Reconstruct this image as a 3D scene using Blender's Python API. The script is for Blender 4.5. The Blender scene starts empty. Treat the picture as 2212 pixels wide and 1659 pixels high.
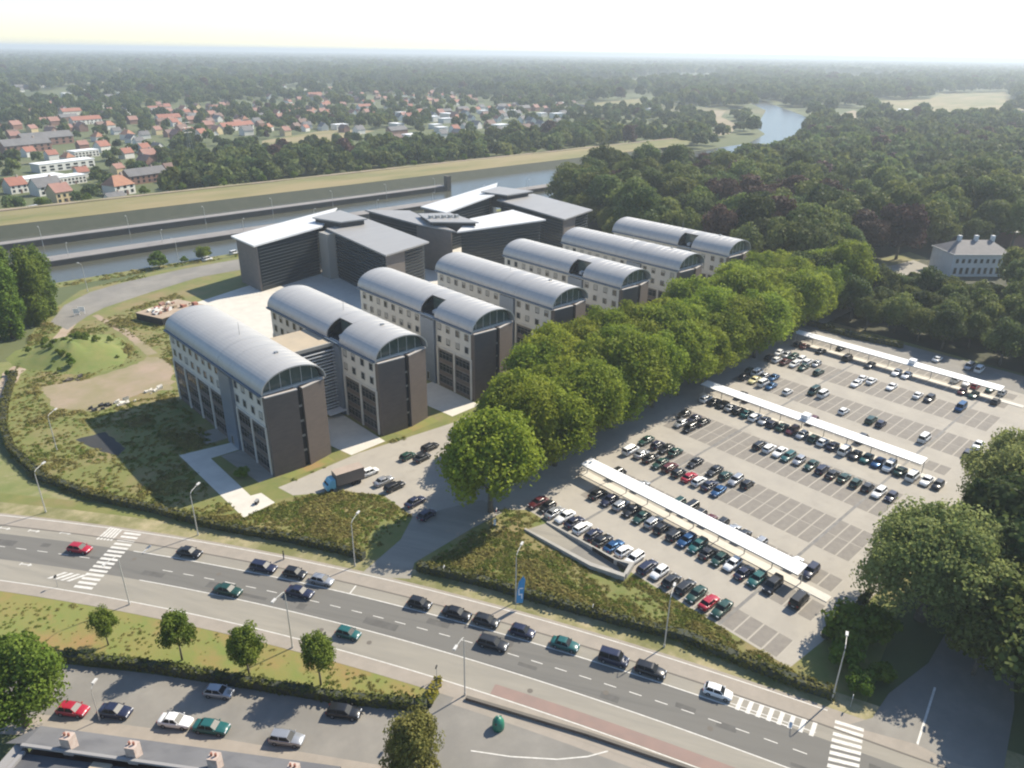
import bpy, bmesh, math, random
import numpy as np
from mathutils import Matrix, Vector, noise
rnd = random.Random(7)
R_ = math.radians
scene = bpy.context.scene
C = scene.collection

# ------------------------------------------------------------------ camera
# world frame: +X across the campus wings, +Y along them, camera above the origin
H = 80.0; PX, PY, FPX = 1106.0, 829.5, 1590.7
PITCH, ROLL, AZ = .42313, .013757, -.758195
F = Vector((0, math.cos(PITCH), -math.sin(PITCH))); R0 = Vector((1, 0, 0)); U0 = R0.cross(F)
Rv = math.cos(ROLL)*R0 + math.sin(ROLL)*U0; Uv = -math.sin(ROLL)*R0 + math.cos(ROLL)*U0
Mz = Matrix(((math.cos(AZ), -math.sin(AZ), 0), (math.sin(AZ), math.cos(AZ), 0), (0, 0, 1)))
F, Rv, Uv = Mz @ F, Mz @ Rv, Mz @ Uv
cam = bpy.data.cameras.new('camera'); co = bpy.data.objects.new('camera', cam); C.objects.link(co)
M = Matrix((Rv, Uv, -F)).transposed().to_4x4(); M.translation = (0, 0, H)
co.matrix_world = M
cam.sensor_width = 36; cam.lens = 36*FPX/2212; cam.clip_start = 1; cam.clip_end = 60000
scene.camera = co
scene.render.resolution_x, scene.render.resolution_y = 1024, 768
def g(x, y, z=0.0):                      # photograph pixel -> point on the level z
    d = F*FPX + Rv*(x-PX) - Uv*(y-PY)
    t = (z-H)/d.z
    return Vector((d.x*t, d.y*t, z))

# ------------------------------------------------------------------ sky, sun, exposure
SUN_EL, SUN_A = R_(43), R_(-5)           # elevation, direction the light comes from (angle from +X)
w = bpy.data.worlds.new('World'); scene.world = w; w.use_nodes = True
nt = w.node_tree; nt.nodes.clear()
sky = nt.nodes.new('ShaderNodeTexSky'); sky.sky_type = 'NISHITA'; sky.sun_disc = False
sky.sun_elevation = SUN_EL; sky.sun_rotation = R_(90) - SUN_A
sky.altitude = 80; sky.air_density = 1.0; sky.dust_density = 0.3; sky.ozone_density = 3.0
bg = nt.nodes.new('ShaderNodeBackground'); bg.inputs[1].default_value = .115
wo = nt.nodes.new('ShaderNodeOutputWorld')
nt.links.new(sky.outputs[0], bg.inputs[0]); nt.links.new(bg.outputs[0], wo.inputs[0])
sl = bpy.data.lights.new('sun', 'SUN'); sl.energy = 4.8; sl.angle = R_(.53); sl.color = (1, .91, .76)
so = bpy.data.objects.new('sun', sl); C.objects.link(so)
sd = Vector((math.cos(SUN_EL)*math.cos(SUN_A), math.cos(SUN_EL)*math.sin(SUN_A), math.sin(SUN_EL)))
so.rotation_euler = sd.to_track_quat('Z', 'Y').to_euler(); so.location = (60, 0, 140)
scene.view_settings.view_transform = 'Standard'; scene.view_settings.look = 'None'
scene.view_settings.exposure = 0.8; scene.view_settings.gamma = 1
scene.view_settings.use_curve_mapping = False
scene.render.engine = 'CYCLES'; scene.cycles.filter_width = 2.1
scene.cycles.max_bounces = 5; scene.cycles.diffuse_bounces = 2; scene.cycles.glossy_bounces = 2
scene.cycles.transmission_bounces = 2; scene.cycles.transparent_max_bounces = 4; scene.cycles.volume_bounces = 0

# ------------------------------------------------------------------ helpers
def tag(o, label=None, cat=None, group=None, kind=None):
    if label: o['label'] = label
    if cat: o['category'] = cat
    if group: o['group'] = group
    if kind: o['kind'] = kind
    return o
def obj(name, mesh, parent=None, loc=None, rz=0, sc=None):
    o = bpy.data.objects.new(name, mesh); C.objects.link(o)
    if parent: o.parent = parent
    if loc is not None: o.location = loc
    if rz: o.rotation_euler = (0, 0, rz)
    if sc is not None: o.scale = sc if hasattr(sc, '__len__') else (sc, sc, sc)
    return o
def empty(name, loc=(0, 0, 0), rz=0, **k):
    o = obj(name, None, None, loc, rz); o.empty_display_size = .5
    return tag(o, **k)
class MB:
    def __init__(s): s.v = []; s.f = []; s.m = []; s.cur = 0
    def add(s, vs, fs):
        n = len(s.v); s.v += [tuple(p) for p in vs]; s.f += [tuple(i+n for i in q) for q in fs]; s.m += [s.cur]*len(fs); return s
    def box(s, x0, x1, y0, y1, z0, z1):
        return s.add([(x0,y0,z0),(x1,y0,z0),(x1,y1,z0),(x0,y1,z0),(x0,y0,z1),(x1,y0,z1),(x1,y1,z1),(x0,y1,z1)],
                     [(0,3,2,1),(4,5,6,7),(0,1,5,4),(1,2,6,5),(2,3,7,6),(3,0,4,7)])
    def prism(s, pts, z0, z1):           # convex or concave outline, counter-clockwise
        n = len(pts)
        zb = z0 if hasattr(z0, '__len__') else [z0]*n; zt = z1 if hasattr(z1, '__len__') else [z1]*n
        vs = [(p[0], p[1], zb[i]) for i, p in enumerate(pts)] + [(p[0], p[1], zt[i]) for i, p in enumerate(pts)]
        fs = [tuple(range(n-1, -1, -1)), tuple(range(n, 2*n))] + [(i, (i+1) % n, (i+1) % n+n, i+n) for i in range(n)]
        return s.add(vs, fs)
    def tube(s, pts, rad, n=8, cap=True):
        pts = [Vector(p) for p in pts]; rad = rad if hasattr(rad, '__len__') else [rad]*len(pts)
        vs = []; fs = []
        for i, p in enumerate(pts):
            d = (pts[min(i+1, len(pts)-1)]-pts[max(i-1, 0)]).normalized()
            a = d.cross(Vector((0, 0, 1)) if abs(d.z) < .9 else Vector((1, 0, 0))).normalized(); b = d.cross(a)
            for k in range(n):
                t = 2*math.pi*k/n; vs.append(p+(a*math.cos(t)+b*math.sin(t))*rad[i])
        for i in range(len(pts)-1):
            for k in range(n):
                fs.append((i*n+k, i*n+(k+1) % n, (i+1)*n+(k+1) % n, (i+1)*n+k))
        if cap: fs += [tuple(range(n-1, -1, -1)), tuple((len(pts)-1)*n+k for k in range(n))]
        return s.add(vs, fs)
    def mesh(s, name, mats, smooth=False):
        me = bpy.data.meshes.new(name); me.from_pydata(s.v, [], s.f)
        for m in (mats if isinstance(mats, (list, tuple)) else [mats]): me.materials.append(m)
        if isinstance(mats, (list, tuple)) and len(mats) > 1: me.polygons.foreach_set('material_index', np.array(s.m, dtype=np.int32))
        if smooth: me.polygons.foreach_set('use_smooth', np.ones(len(me.polygons), dtype=bool))
        me.update(); return me
    def build(s, name, mats, parent=None, smooth=False, **k): return obj(name, s.mesh(name, mats, smooth), parent, **k)
def sheet(name, pts, z, m, kind=None, parent=None):     # flat outline of any shape
    bm = bmesh.new(); vs = [bm.verts.new((p[0], p[1], z)) for p in pts]; f = bm.faces.new(vs)
    bm.normal_update()
    if f.normal.z < 0: f.normal_flip()
    bmesh.ops.triangulate(bm, faces=[f])
    me = bpy.data.meshes.new(name); bm.to_mesh(me); bm.free(); me.materials.append(m)
    o = obj(name, me, parent)
    if kind: tag(o, kind=kind)
    return o
def ragged(pts, amp=1.1, step=1.2):       # natural edge
    out = []
    for i in range(len(pts)):
        a, b_ = Vector(pts[i]), Vector(pts[(i+1) % len(pts)]); n = max(1, int((b_-a).length/step)); d = (b_-a).normalized(); nn = Vector((-d.y, d.x))
        for k in range(n):
            p = a.lerp(b_, k/n); out.append(p+nn*amp*(noise.noise((p.x*.5, p.y*.5, 5))+.5*noise.noise((p.x*1.7, p.y*1.7, 9))))
    return [(p.x, p.y) for p in out]
ORD = ['', 'first', 'second', 'third', 'fourth', 'fifth', 'sixth', 'seventh', 'eighth', 'ninth', 'tenth', 'eleventh', 'twelfth', 'thirteenth',
       'fourteenth', 'fifteenth', 'sixteenth', 'seventeenth', 'eighteenth', 'nineteenth', 'twentieth', 'twenty-first', 'twenty-second', 'twenty-third', 'twenty-fourth']

# ------------------------------------------------------------------ materials
def mat(name, col, rough=.85, metal=0, col2=None, scale=.5, detail=4, col3=None, scale3=.05, bump=0, bscale=None, coord='Object', spec=None, stretch=None, thr=(.35, .65), thr3=(.4, .6), rot=None):
    m = bpy.data.materials.new(name); m.use_nodes = True; t = m.node_tree; N = t.nodes; L = t.links
    b = N['Principled BSDF']; b.inputs['Roughness'].default_value = rough; b.inputs['Metallic'].default_value = metal
    if spec is not None: b.inputs['Specular IOR Level'].default_value = spec
    b.inputs['Base Color'].default_value = (*col, 1)
    if col2 or bump:
        tc = N.new('ShaderNodeTexCoord'); src = tc.outputs[coord]
        if rot is not None:
            mr_ = N.new('ShaderNodeMapping'); mr_.inputs['Rotation'].default_value = (0, 0, rot); L.new(src, mr_.inputs[0]); src = mr_.outputs[0]
        if stretch:
            mp = N.new('ShaderNodeMapping'); mp.inputs['Scale'].default_value = stretch; L.new(src, mp.inputs[0]); src = mp.outputs[0]
    out = None
    if col2:
        def layer(prev, c, sc, th, det):
            n = N.new('ShaderNodeTexNoise'); n.inputs['Scale'].default_value = sc; n.inputs['Detail'].default_value = det; n.inputs['Roughness'].default_value = .65
            L.new(src, n.inputs['Vector'])
            mr = N.new('ShaderNodeMapRange'); mr.inputs[1].default_value, mr.inputs[2].default_value = th; L.new(n.outputs[0], mr.inputs[0])
            mx = N.new('ShaderNodeMix'); mx.data_type = 'RGBA'; L.new(mr.outputs[0], mx.inputs[0])
            if hasattr(prev, 'links'): L.new(prev, mx.inputs[6])
            else: mx.inputs[6].default_value = (*prev, 1)
            mx.inputs[7].default_value = (*c, 1)
            return mx.outputs[2]
        out = layer(col, col2, scale, thr, detail)
        if col3: out = layer(out, col3, scale3, thr3, 5)
        L.new(out, b.inputs['Base Color'])
    if bump:
        n = N.new('ShaderNodeTexNoise'); n.inputs['Scale'].default_value = bscale or scale*4; n.inputs['Detail'].default_value = 5
        L.new(src, n.inputs['Vector'])
        bp = N.new('ShaderNodeBump'); bp.inputs['Strength'].default_value = bump; L.new(n.outputs[0], bp.inputs['Height']); L.new(bp.outputs[0], b.inputs['Normal'])
    return m
def leafmat(name, c1, c2, trans=.3, var=.35):
    m = bpy.data.materials.new(name); m.use_nodes = True; t = m.node_tree; N = t.nodes; L = t.links
    b = N['Principled BSDF']; b.inputs['Roughness'].default_value = .6; b.inputs['Specular IOR Level'].default_value = .08
    at = N.new('ShaderNodeAttribute'); at.attribute_name = 'tint'
    mx = N.new('ShaderNodeMix'); mx.data_type = 'RGBA'; mx.inputs[6].default_value = (*c1, 1); mx.inputs[7].default_value = (*c2, 1); L.new(at.outputs['Fac'], mx.inputs[0])
    oi = N.new('ShaderNodeObjectInfo'); hs = N.new('ShaderNodeHueSaturation')
    mr = N.new('ShaderNodeMapRange'); mr.inputs[3].default_value = 1-var; mr.inputs[4].default_value = 1+var; L.new(oi.outputs['Random'], mr.inputs[0])
    mh = N.new('ShaderNodeMapRange'); mh.inputs[3].default_value = .485; mh.inputs[4].default_value = .515
    ml = N.new('ShaderNodeMath'); ml.operation = 'MULTIPLY'; ml.inputs[1].default_value = 7.3; fr = N.new('ShaderNodeMath'); fr.operation = 'FRACT'
    L.new(oi.outputs['Random'], ml.inputs[0]); L.new(ml.outputs[0], fr.inputs[0]); L.new(fr.outputs[0], mh.inputs[0])
    L.new(mx.outputs[2], hs.inputs['Color']); L.new(mr.outputs[0], hs.inputs['Value']); L.new(mh.outputs[0], hs.inputs['Hue'])
    L.new(hs.outputs[0], b.inputs['Base Color'])
    tr = N.new('ShaderNodeBsdfTranslucent'); L.new(hs.outputs[0], tr.inputs[0])
    ms = N.new('ShaderNodeMixShader'); ms.inputs[0].default_value = trans
    L.new(b.outputs[0], ms.inputs[1]); L.new(tr.outputs[0], ms.inputs[2]); L.new(ms.outputs[0], N['Material Output'].inputs[0])
    return m
mm = {}
mm['land'] = mat('land', (.070, .090, .030), .95, col2=(.11, .12, .045), scale=.012, detail=8, col3=(.15, .135, .065), scale3=.0021, thr3=(.56, .64))
mm['rough_grass'] = mat('rough_grass', (.175, .168, .052), .95, col2=(.118, .142, .034), scale=.22, detail=8, col3=(.215, .165, .075), scale3=.07, thr3=(.48, .66), bump=.4, bscale=1.2)
mm['lawn'] = mat('lawn', (.145, .180, .04), .95, col2=(.215, .185, .055), scale=.16, detail=7, col3=(.255, .165, .062), scale3=.09, thr3=(.52, .66), stretch=(1, .6, 1))
mm['mound_green'] = mat('mound_green', (.125, .165, .038), .95, col2=(.175, .18, .052), scale=.3, detail=8, bump=.5, bscale=1.5)
mm['roadside'] = mat('roadside', (.20, .195, .075), .95, col2=(.135, .16, .045), scale=.2, detail=8, col3=(.30, .25, .15), scale3=.06, thr3=(.5, .64))
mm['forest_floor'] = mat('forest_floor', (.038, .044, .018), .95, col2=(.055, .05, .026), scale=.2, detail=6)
mm['dry_grass'] = mat('dry_grass', (.185, .170, .062), .95, col2=(.105, .122, .036), scale=.09, detail=8, col3=(.25, .20, .10), scale3=.02, stretch=(.3, 1.4, 1))
mm['verge'] = mat('verge', (.36, .30, .18), .95, col2=(.20, .19, .08), scale=.35, detail=7, col3=(.14, .14, .05), scale3=.12)
mm['asphalt'] = mat('asphalt', (.128, .122, .108), .9, col2=(.155, .148, .130), scale=.35, detail=6, col3=(.102, .098, .088), scale3=.35, thr3=(.5, .72), stretch=(.06, 1.2, 1), rot=R_(60))
mm['street'] = mat('street', (.205, .19, .165), .9, col2=(.235, .22, .19), scale=.3, detail=6, col3=(.175, .165, .145), scale3=.09)
mm['concrete_lane'] = mat('concrete_lane', (.275, .252, .205), .9, col2=(.225, .208, .172), scale=.5, detail=7, col3=(.205, .19, .158), scale3=.4, thr3=(.52, .75), stretch=(.12, 1.0, 1), rot=R_(60))
mm['cycle_path'] = mat('cycle_path', (.30, .262, .215), .9, col2=(.255, .225, .185), scale=.4, detail=7)
mm['red_path'] = mat('red_path', (.255, .175, .145), .9, col2=(.22, .16, .135), scale=.4, detail=7)
mm['pavers'] = mat('pavers', (.345, .315, .262), .9, col2=(.30, .275, .232), scale=.18, detail=8, col3=(.27, .245, .205), scale3=.35, thr3=(.55, .8))
mm['stall'] = mat('stall', (.178, .160, .138), .9, col2=(.215, .195, .165), scale=.8, detail=6)
mm['stall_line'] = mat('stall_line', (.36, .33, .275), .85)
mm['drain'] = mat('drain', (.13, .125, .12), .8, col2=(.2, .19, .17), scale=.6)
mm['white_paint'] = mat('white_paint', (.62, .60, .55), .7, col2=(.48, .46, .41), scale=1.5)
mm['gutter'] = mat('gutter', (.13, .115, .095), .9)
mm['slab'] = mat('slab', (.56, .53, .46), .85, col2=(.48, .45, .39), scale=.3, detail=6)
mm['ramp_wall'] = mat('ramp_wall', (.36, .34, .30), .9, col2=(.29, .275, .245), scale=.6)
mm['patch'] = mat('patch', (.085, .081, .073), .9, col2=(.11, .105, .095), scale=.6)
mm['sand'] = mat('sand', (.33, .245, .18), .95, col2=(.26, .21, .145), scale=.15, detail=8, col3=(.22, .19, .10), scale3=.06)
mm['dirt'] = mat('dirt', (.30, .225, .16), .95, col2=(.38, .31, .23), scale=.2, detail=7)
mm['soil'] = mat('soil', (.13, .085, .06), .95, col2=(.19, .13, .09), scale=.3, detail=6)
mm['cream'] = mat('cream', (.55, .53, .475), .7, col2=(.49, .47, .425), scale=.4, detail=5)
mm['brown_clad'] = mat('brown_clad', (.155, .135, .115), .7, col2=(.125, .112, .10), scale=.6)
mm['zinc'] = mat('zinc', (.20, .235, .285), .45, metal=.3, col2=(.17, .205, .255), scale=.5)
mm['brick'] = mat('brick', (.128, .100, .082), .9, col2=(.102, .083, .070), scale=.5, detail=6, stretch=(1, 1, 3), bump=.15, bscale=6)
mm['dark'] = mat('dark', (.018, .018, .02), .6)
mm['roof_metal'] = mat('roof_metal', (.43, .412, .382), .42, metal=.2, col2=(.385, .37, .345), scale=.25, stretch=(.3, 3, 1))
mm['roof_grey'] = mat('roof_grey', (.335, .325, .305), .5, metal=.15, col2=(.30, .29, .275), scale=.3, stretch=(.3, 2, 1))
mm['roof_grey_glare'] = mat('roof_grey_glare', (.66, .655, .63), .5, metal=.1, col2=(.60, .595, .575), scale=.3, stretch=(2, .3, 1))  # same metal roofing, sky glare put into the lighter colour
mm['roof_edge'] = mat('roof_edge', (.30, .31, .315), .5, metal=.4)
mm['gutter_blue'] = mat('gutter_blue', (.10, .135, .18), .5, metal=.3)
mm['trim'] = mat('trim', (.50, .49, .46), .6)
mm['coping'] = mat('coping', (.42, .39, .36), .7)
mm['glass'] = mat('glass', (.018, .024, .028), .12, spec=.6)
mm['glass_green'] = mat('glass_green', (.05, .075, .065), .15, spec=.6, col2=(.09, .11, .095), scale=.3)
mm['glass_bb'] = mat('glass_bb', (.02, .03, .036), .2, spec=.5)
mm['frame_grey'] = mat('frame_grey', (.30, .29, .26), .6)
mm['slat'] = mat('slat', (.060, .070, .076), .5, metal=.3)
mm['louver'] = mat('louver', (.72, .74, .76), .4, metal=.4)
mm['bb_brick'] = mat('bb_brick', (.17, .145, .125), .9, col2=(.135, .12, .108), scale=.4, stretch=(1, 1, 3))
mm['blind'] = mat('blind', (.34, .33, .30), .8)
mm['tan_roof'] = mat('tan_roof', (.40, .33, .235), .9, col2=(.35, .295, .215), scale=.25)
mm['white_wall'] = mat('white_wall', (.68, .68, .65), .8, col2=(.6, .6, .57), scale=.3)
mm['canopy'] = mat('canopy', (.80, .80, .79), .55, col2=(.74, .74, .73), scale=.4)
mm['steel'] = mat('steel', (.40, .40, .38), .5, metal=.5)
mm['lamp_post'] = mat('lamp_post', (.50, .49, .45), .5, metal=.3)
mm['tyre'] = mat('tyre', (.015, .015, .015), .8); mm['rim'] = mat('rim', (.35, .35, .36), .35, metal=.8)
mm['headlight'] = mat('headlight', (.7, .72, .74), .15); mm['taillight'] = mat('taillight', (.35, .02, .02), .25)
mm['car_glass'] = mat('car_glass', (.012, .015, .018), .38, spec=.18)
mm['plate'] = mat('plate', (.6, .58, .5), .5)
mm['water'] = mat('water', (.075, .074, .052), .26, col2=(.075, .078, .06), scale=.02, bump=.10, bscale=.6, spec=.4, stretch=(.5, 1.4, 1))
mm['pier'] = mat('pier', (.24, .222, .205), .85, col2=(.195, .18, .168), scale=.15, detail=6)
mm['pier_side'] = mat('pier_side', (.105, .085, .066), .9, col2=(.078, .072, .052), scale=.2, detail=6)
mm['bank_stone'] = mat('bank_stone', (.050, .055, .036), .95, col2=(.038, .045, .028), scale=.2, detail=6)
mm['pool'] = mat('pool', (.022, .024, .024), .8, col2=(.035, .034, .032), scale=.3)
mm['bark'] = mat('bark', (.10, .082, .06), .95, col2=(.15, .13, .1), scale=2)
mm['slate'] = mat('slate', (.115, .115, .12), .8, col2=(.15, .148, .148), scale=.5, detail=6, col3=(.095, .095, .10), scale3=.25)
mm['bitumen'] = mat('bitumen', (.075, .076, .082), .8, col2=(.10, .10, .105), scale=.3, detail=6)
mm['ridge'] = mat('ridge', (.26, .25, .24), .8)
mm['mansion_slate'] = mat('mansion_slate', (.20, .185, .175), .8, col2=(.165, .155, .15), scale=.4)
mm['red_tile'] = mat('red_tile', (.30, .125, .085), .85, col2=(.25, .105, .075), scale=.4)
mm['red_tile2'] = mat('red_tile2', (.25, .13, .105), .85, col2=(.30, .165, .13), scale=.4)
mm['orange_tile'] = mat('orange_tile', (.34, .17, .10), .85, col2=(.29, .14, .09), scale=.4)
mm['grey_tile'] = mat('grey_tile', (.16, .155, .155), .85, col2=(.12, .118, .12), scale=.4)
mm['brown_tile'] = mat('brown_tile', (.19, .12, .095), .85, col2=(.15, .10, .085), scale=.4)
mm['house_white'] = mat('house_white', (.66, .64, .58), .85); mm['house_brick'] = mat('house_brick', (.27, .15, .11), .9, col2=(.22, .125, .095), scale=.5)
mm['house_yellow'] = mat('house_yellow', (.58, .46, .26), .85); mm['chimney_brick'] = mat('chimney_brick', (.48, .40, .34), .9, col2=(.38, .29, .24), scale=2)
mm['flag_blue'] = mat('flag_blue', (.04, .25, .50), .7); mm['flag_white'] = mat('flag_white', (.75, .78, .8), .7)
mm['bin_green'] = mat('bin_green', (.02, .16, .10), .4); mm['truck_blue'] = mat('truck_blue', (.16, .42, .55), .4); mm['truck_box'] = mat('truck_box', (.36, .29, .235), .8, col2=(.32, .26, .21), scale=.4)
mm['truck_side'] = mat('truck_side', (.20, .155, .13), .8)
mm['barrier_white'] = mat('barrier_white', (.75, .74, .7), .6); mm['barrier_red'] = mat('barrier_red', (.5, .05, .03), .6)
mm['cloth_dark'] = mat('cloth_dark', (.03, .03, .035), .9); mm['cloth_denim'] = mat('cloth_denim', (.05, .06, .09), .9); mm['skin'] = mat('skin', (.45, .27, .19), .7); mm['hair'] = mat('hair', (.03, .02, .015), .8)
LM = dict(
    plane=leafmat('leaf_plane', (.165, .218, .022), (.275, .320, .040), .46, .16),
    dark=leafmat('leaf_dark', (.068, .098, .030), (.125, .152, .044), .38, .34),
    mid=leafmat('leaf_mid', (.104, .134, .032), (.175, .198, .052), .40, .30),
    copper=leafmat('leaf_copper', (.070, .040, .034), (.110, .062, .048), .28, .25),
    willow=leafmat('leaf_willow', (.20, .232, .072), (.29, .312, .108), .5, .12),
    street=leafmat('leaf_street', (.105, .160, .022), (.165, .220, .036), .38, .12),
    olive=leafmat('leaf_olive', (.150, .160, .040), (.215, .208, .060), .38, .2),
    hedge=leafmat('leaf_hedge', (.080, .092, .022), (.135, .130, .036), .28, .1),
    lime=leafmat('leaf_lime', (.19, .19, .024), (.27, .24, .036), .35, .1),
    weed=leafmat('leaf_weed', (.195, .195, .048), (.275, .230, .082), .42, .25),
    weed2=leafmat('leaf_weed_green', (.135, .165, .036), (.19, .205, .05), .42, .2),
    far=leafmat('leaf_far', (.092, .128, .042), (.155, .180, .062), .38, .42))

# ------------------------------------------------------------------ foliage meshes
def leaves_mesh(name, P, Nn, S, T, m):
    n = len(P); a = np.random.RandomState(1).normal(size=(n, 3)); t1 = np.cross(Nn, a); t1 /= np.linalg.norm(t1, axis=1)[:, None]+1e-9
    t2 = np.cross(Nn, t1); s = S[:, None]
    V = np.stack([P-t1*s-t2*s*.7, P+t1*s-t2*s*.7, P+t1*s*.8+t2*s*.7, P-t1*s*.8+t2*s*.7], 1).reshape(-1, 3)
    me = bpy.data.meshes.new(name); me.vertices.add(4*n); me.vertices.foreach_set('co', V.astype(np.float32).ravel())
    me.loops.add(4*n); me.loops.foreach_set('vertex_index', np.arange(4*n, dtype=np.int32))
    me.polygons.add(n); me.polygons.foreach_set('loop_start', np.arange(0, 4*n, 4, dtype=np.int32))
    at = me.attributes.new('tint', 'FLOAT', 'POINT'); at.data.foreach_set('value', np.repeat(T, 4).astype(np.float32))
    me.materials.append(m); me.update(); me.validate(); return me
def crown(name, seed, rx, rz, zc, nc, nl, leaf, m, shape='round', spread=.34):
    r = np.random.RandomState(seed)
    d = r.normal(size=(nc, 3)); d /= np.linalg.norm(d, axis=1)[:, None]; d[:, 2] = np.where(d[:, 2] < -.55, -d[:, 2], d[:, 2])
    rad = r.uniform(.35, .80, nc)**.8
    cc = d*rad[:, None]
    if shape == 'cone':
        h = r.uniform(-1, 1, nc); k = np.sqrt(1-((h+.25)/1.28)**2).clip(.1)
        an = r.uniform(0, 6.283, nc); q = r.uniform(.3, .75, nc); cc = np.stack([np.cos(an)*k*q, np.sin(an)*k*q, h], 1)
    cr = r.uniform(.7, 1.3, nc)*spread; tint = r.uniform(0, 1, nc)
    i = r.randint(0, nc, nl); dd = r.normal(size=(nl, 3)); dd[:, 2] += .35; dd /= np.linalg.norm(dd, axis=1)[:, None]
    P = cc[i]+dd*(cr[i]*r.uniform(.55, 1.08, nl))[:, None]
    P *= np.array([rx, rx, rz]); P[:, 2] += zc
    Nn = dd+r.normal(size=(nl, 3))*.55; Nn /= np.linalg.norm(Nn, axis=1)[:, None]
    return leaves_mesh(name, P, Nn, leaf*r.uniform(.6, 1.35, nl), np.clip(tint[i]+r.normal(size=nl)*.18, 0, 1), m)
def trunk(name, h, r, limbs=5, reach=3.5, seed=0):
    q = random.Random(seed); b = MB(); b.tube([(0, 0, -.1), (.05, 0, h*.5), (0, .08, h)], [r*1.25, r, r*.6], 8)
    for k in range(limbs):
        a = 2*math.pi*k/limbs+q.uniform(-.3, .3); z0 = h*q.uniform(.55, .95); rr = reach*q.uniform(.7, 1.1)
        b.tube([(0, 0, z0), (math.cos(a)*rr*.45, math.sin(a)*rr*.45, z0+rr*.5), (math.cos(a)*rr, math.sin(a)*rr, z0+rr*1.1)], [r*.5, r*.33, r*.12], 5)
    return b.mesh(name, mm['bark'], True)
PROTO = {}
def proto(kind, n, rx, rz, zc, nc, nl, leaf, m, th, tr, shape='round', spread=.34, reach=3.5):
    PROTO[kind] = [(crown('crown', 11*hash_(kind)+k, rx, rz, zc, nc, nl, leaf, LM[m], shape, spread), trunk('trunk', th, tr, 5, reach, k)) for k in range(n)]
def hash_(s): return sum(ord(c)*(i+3) for i, c in enumerate(s)) % 997
proto('plane', 5, 8.8, 9.3, 10.9, 92, 27000, .26, 'plane', 6.0, .45, spread=.29, reach=4.5)
proto('dark', 4, 7.6, 7.8, 10.0, 30, 9000, .37, 'dark', 6, .35, spread=.40)
proto('mid', 4, 7.4, 7.0, 9.6, 30, 9000, .37, 'mid', 6, .35, spread=.40)
proto('copper', 2, 7.0, 7.2, 10.2, 32, 9000, .37, 'copper', 6, .4, spread=.38)
proto('willow', 2, 8.2, 7.6, 7.2, 110, 42000, .155, 'willow', 4.5, .5, spread=.25, reach=4.5)
proto('street', 3, 2.5, 3.5, 5.4, 34, 8500, .115, 'street', 3.4, .13, reach=1.4, spread=.36)
proto('round', 1, 5.6, 5.8, 6.6, 60, 26000, .155, 'street', 4, .32, reach=3, spread=.30)
proto('olive', 2, 4.2, 4.6, 5.2, 44, 15000, .14, 'olive', 3, .2, 'cone', .34, 2)
proto('poplar', 2, 4.6, 8.0, 9.5, 46, 13000, .22, 'street', 6, .3, 'cone', .36, 2.5)
proto('bush', 2, 1.6, 1.3, 1.2, 18, 2600, .105, 'street', .7, .07, reach=.6)
def tree(kind, x, y, s=1.0, label=None, cat='tree', group=None, name='broadleaf_tree', sz=None, crown_only=False):
    e = empty(name, (x, y, 0), rnd.uniform(0, 6.28), label=label, cat=cat, group=group)
    e.scale = (s, s, (sz or s))
    c, t = rnd.choice(PROTO[kind])
    obj('crown', c, e)
    if not crown_only: obj('trunk', t, e)
    return e

# ------------------------------------------------------------------ scatter (stuff)
protos = bpy.data.collections.new('scatter_prototypes')
def scatter(name, pts, scales, kinds, coll, label, cat):
    me = bpy.data.meshes.new(name); me.from_pydata([tuple(p) for p in pts], [], [])
    a = me.attributes.new('sc', 'FLOAT', 'POINT'); a.data.foreach_set('value', np.array(scales, np.float32))
    a = me.attributes.new('kd', 'INT', 'POINT'); a.data.foreach_set('value', np.array(kinds, np.int32))
    o = obj(name, me); tag(o, label, cat, kind='stuff')
    ng = bpy.data.node_groups.new(name, 'GeometryNodeTree')
    ng.interface.new_socket('Geometry', in_out='INPUT', socket_type='NodeSocketGeometry'); ng.interface.new_socket('Geometry', in_out='OUTPUT', socket_type='NodeSocketGeometry')
    N = ng.nodes; L = ng.links
    gi = N.new('NodeGroupInput'); go = N.new('NodeGroupOutput'); ip = N.new('GeometryNodeInstanceOnPoints'); ci = N.new('GeometryNodeCollectionInfo')
    ci.inputs['Collection'].default_value = coll; ci.inputs['Separate Children'].default_value = True; ci.inputs['Reset Children'].default_value = True
    na = N.new('GeometryNodeInputNamedAttribute'); na.data_type = 'FLOAT'; na.inputs['Name'].default_value = 'sc'
    nk = N.new('GeometryNodeInputNamedAttribute'); nk.data_type = 'INT'; nk.inputs['Name'].default_value = 'kd'
    rv = N.new('FunctionNodeRandomValue'); rv.data_type = 'FLOAT_VECTOR'; rv.inputs[0].default_value = (0, 0, 0); rv.inputs[1].default_value = (.08, .08, 6.283)
    L.new(gi.outputs[0], ip.inputs['Points']); L.new(ci.outputs[0], ip.inputs['Instance']); ip.inputs['Pick Instance'].default_value = True
    L.new(nk.outputs['Attribute'], ip.inputs['Instance Index']); L.new(na.outputs['Attribute'], ip.inputs['Scale']); L.new(rv.outputs[0], ip.inputs['Rotation'])
    L.new(ip.outputs[0], go.inputs[0])
    md = o.modifiers.new('scatter', 'NODES'); md.node_group = ng
    return o
def coll_of(name, meshes):
    c = bpy.data.collections.new(name)
    for i, m in enumerate(meshes):
        o = bpy.data.objects.new('%s_%02d' % (name, i), m); c.objects.link(o)
    return c
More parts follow.
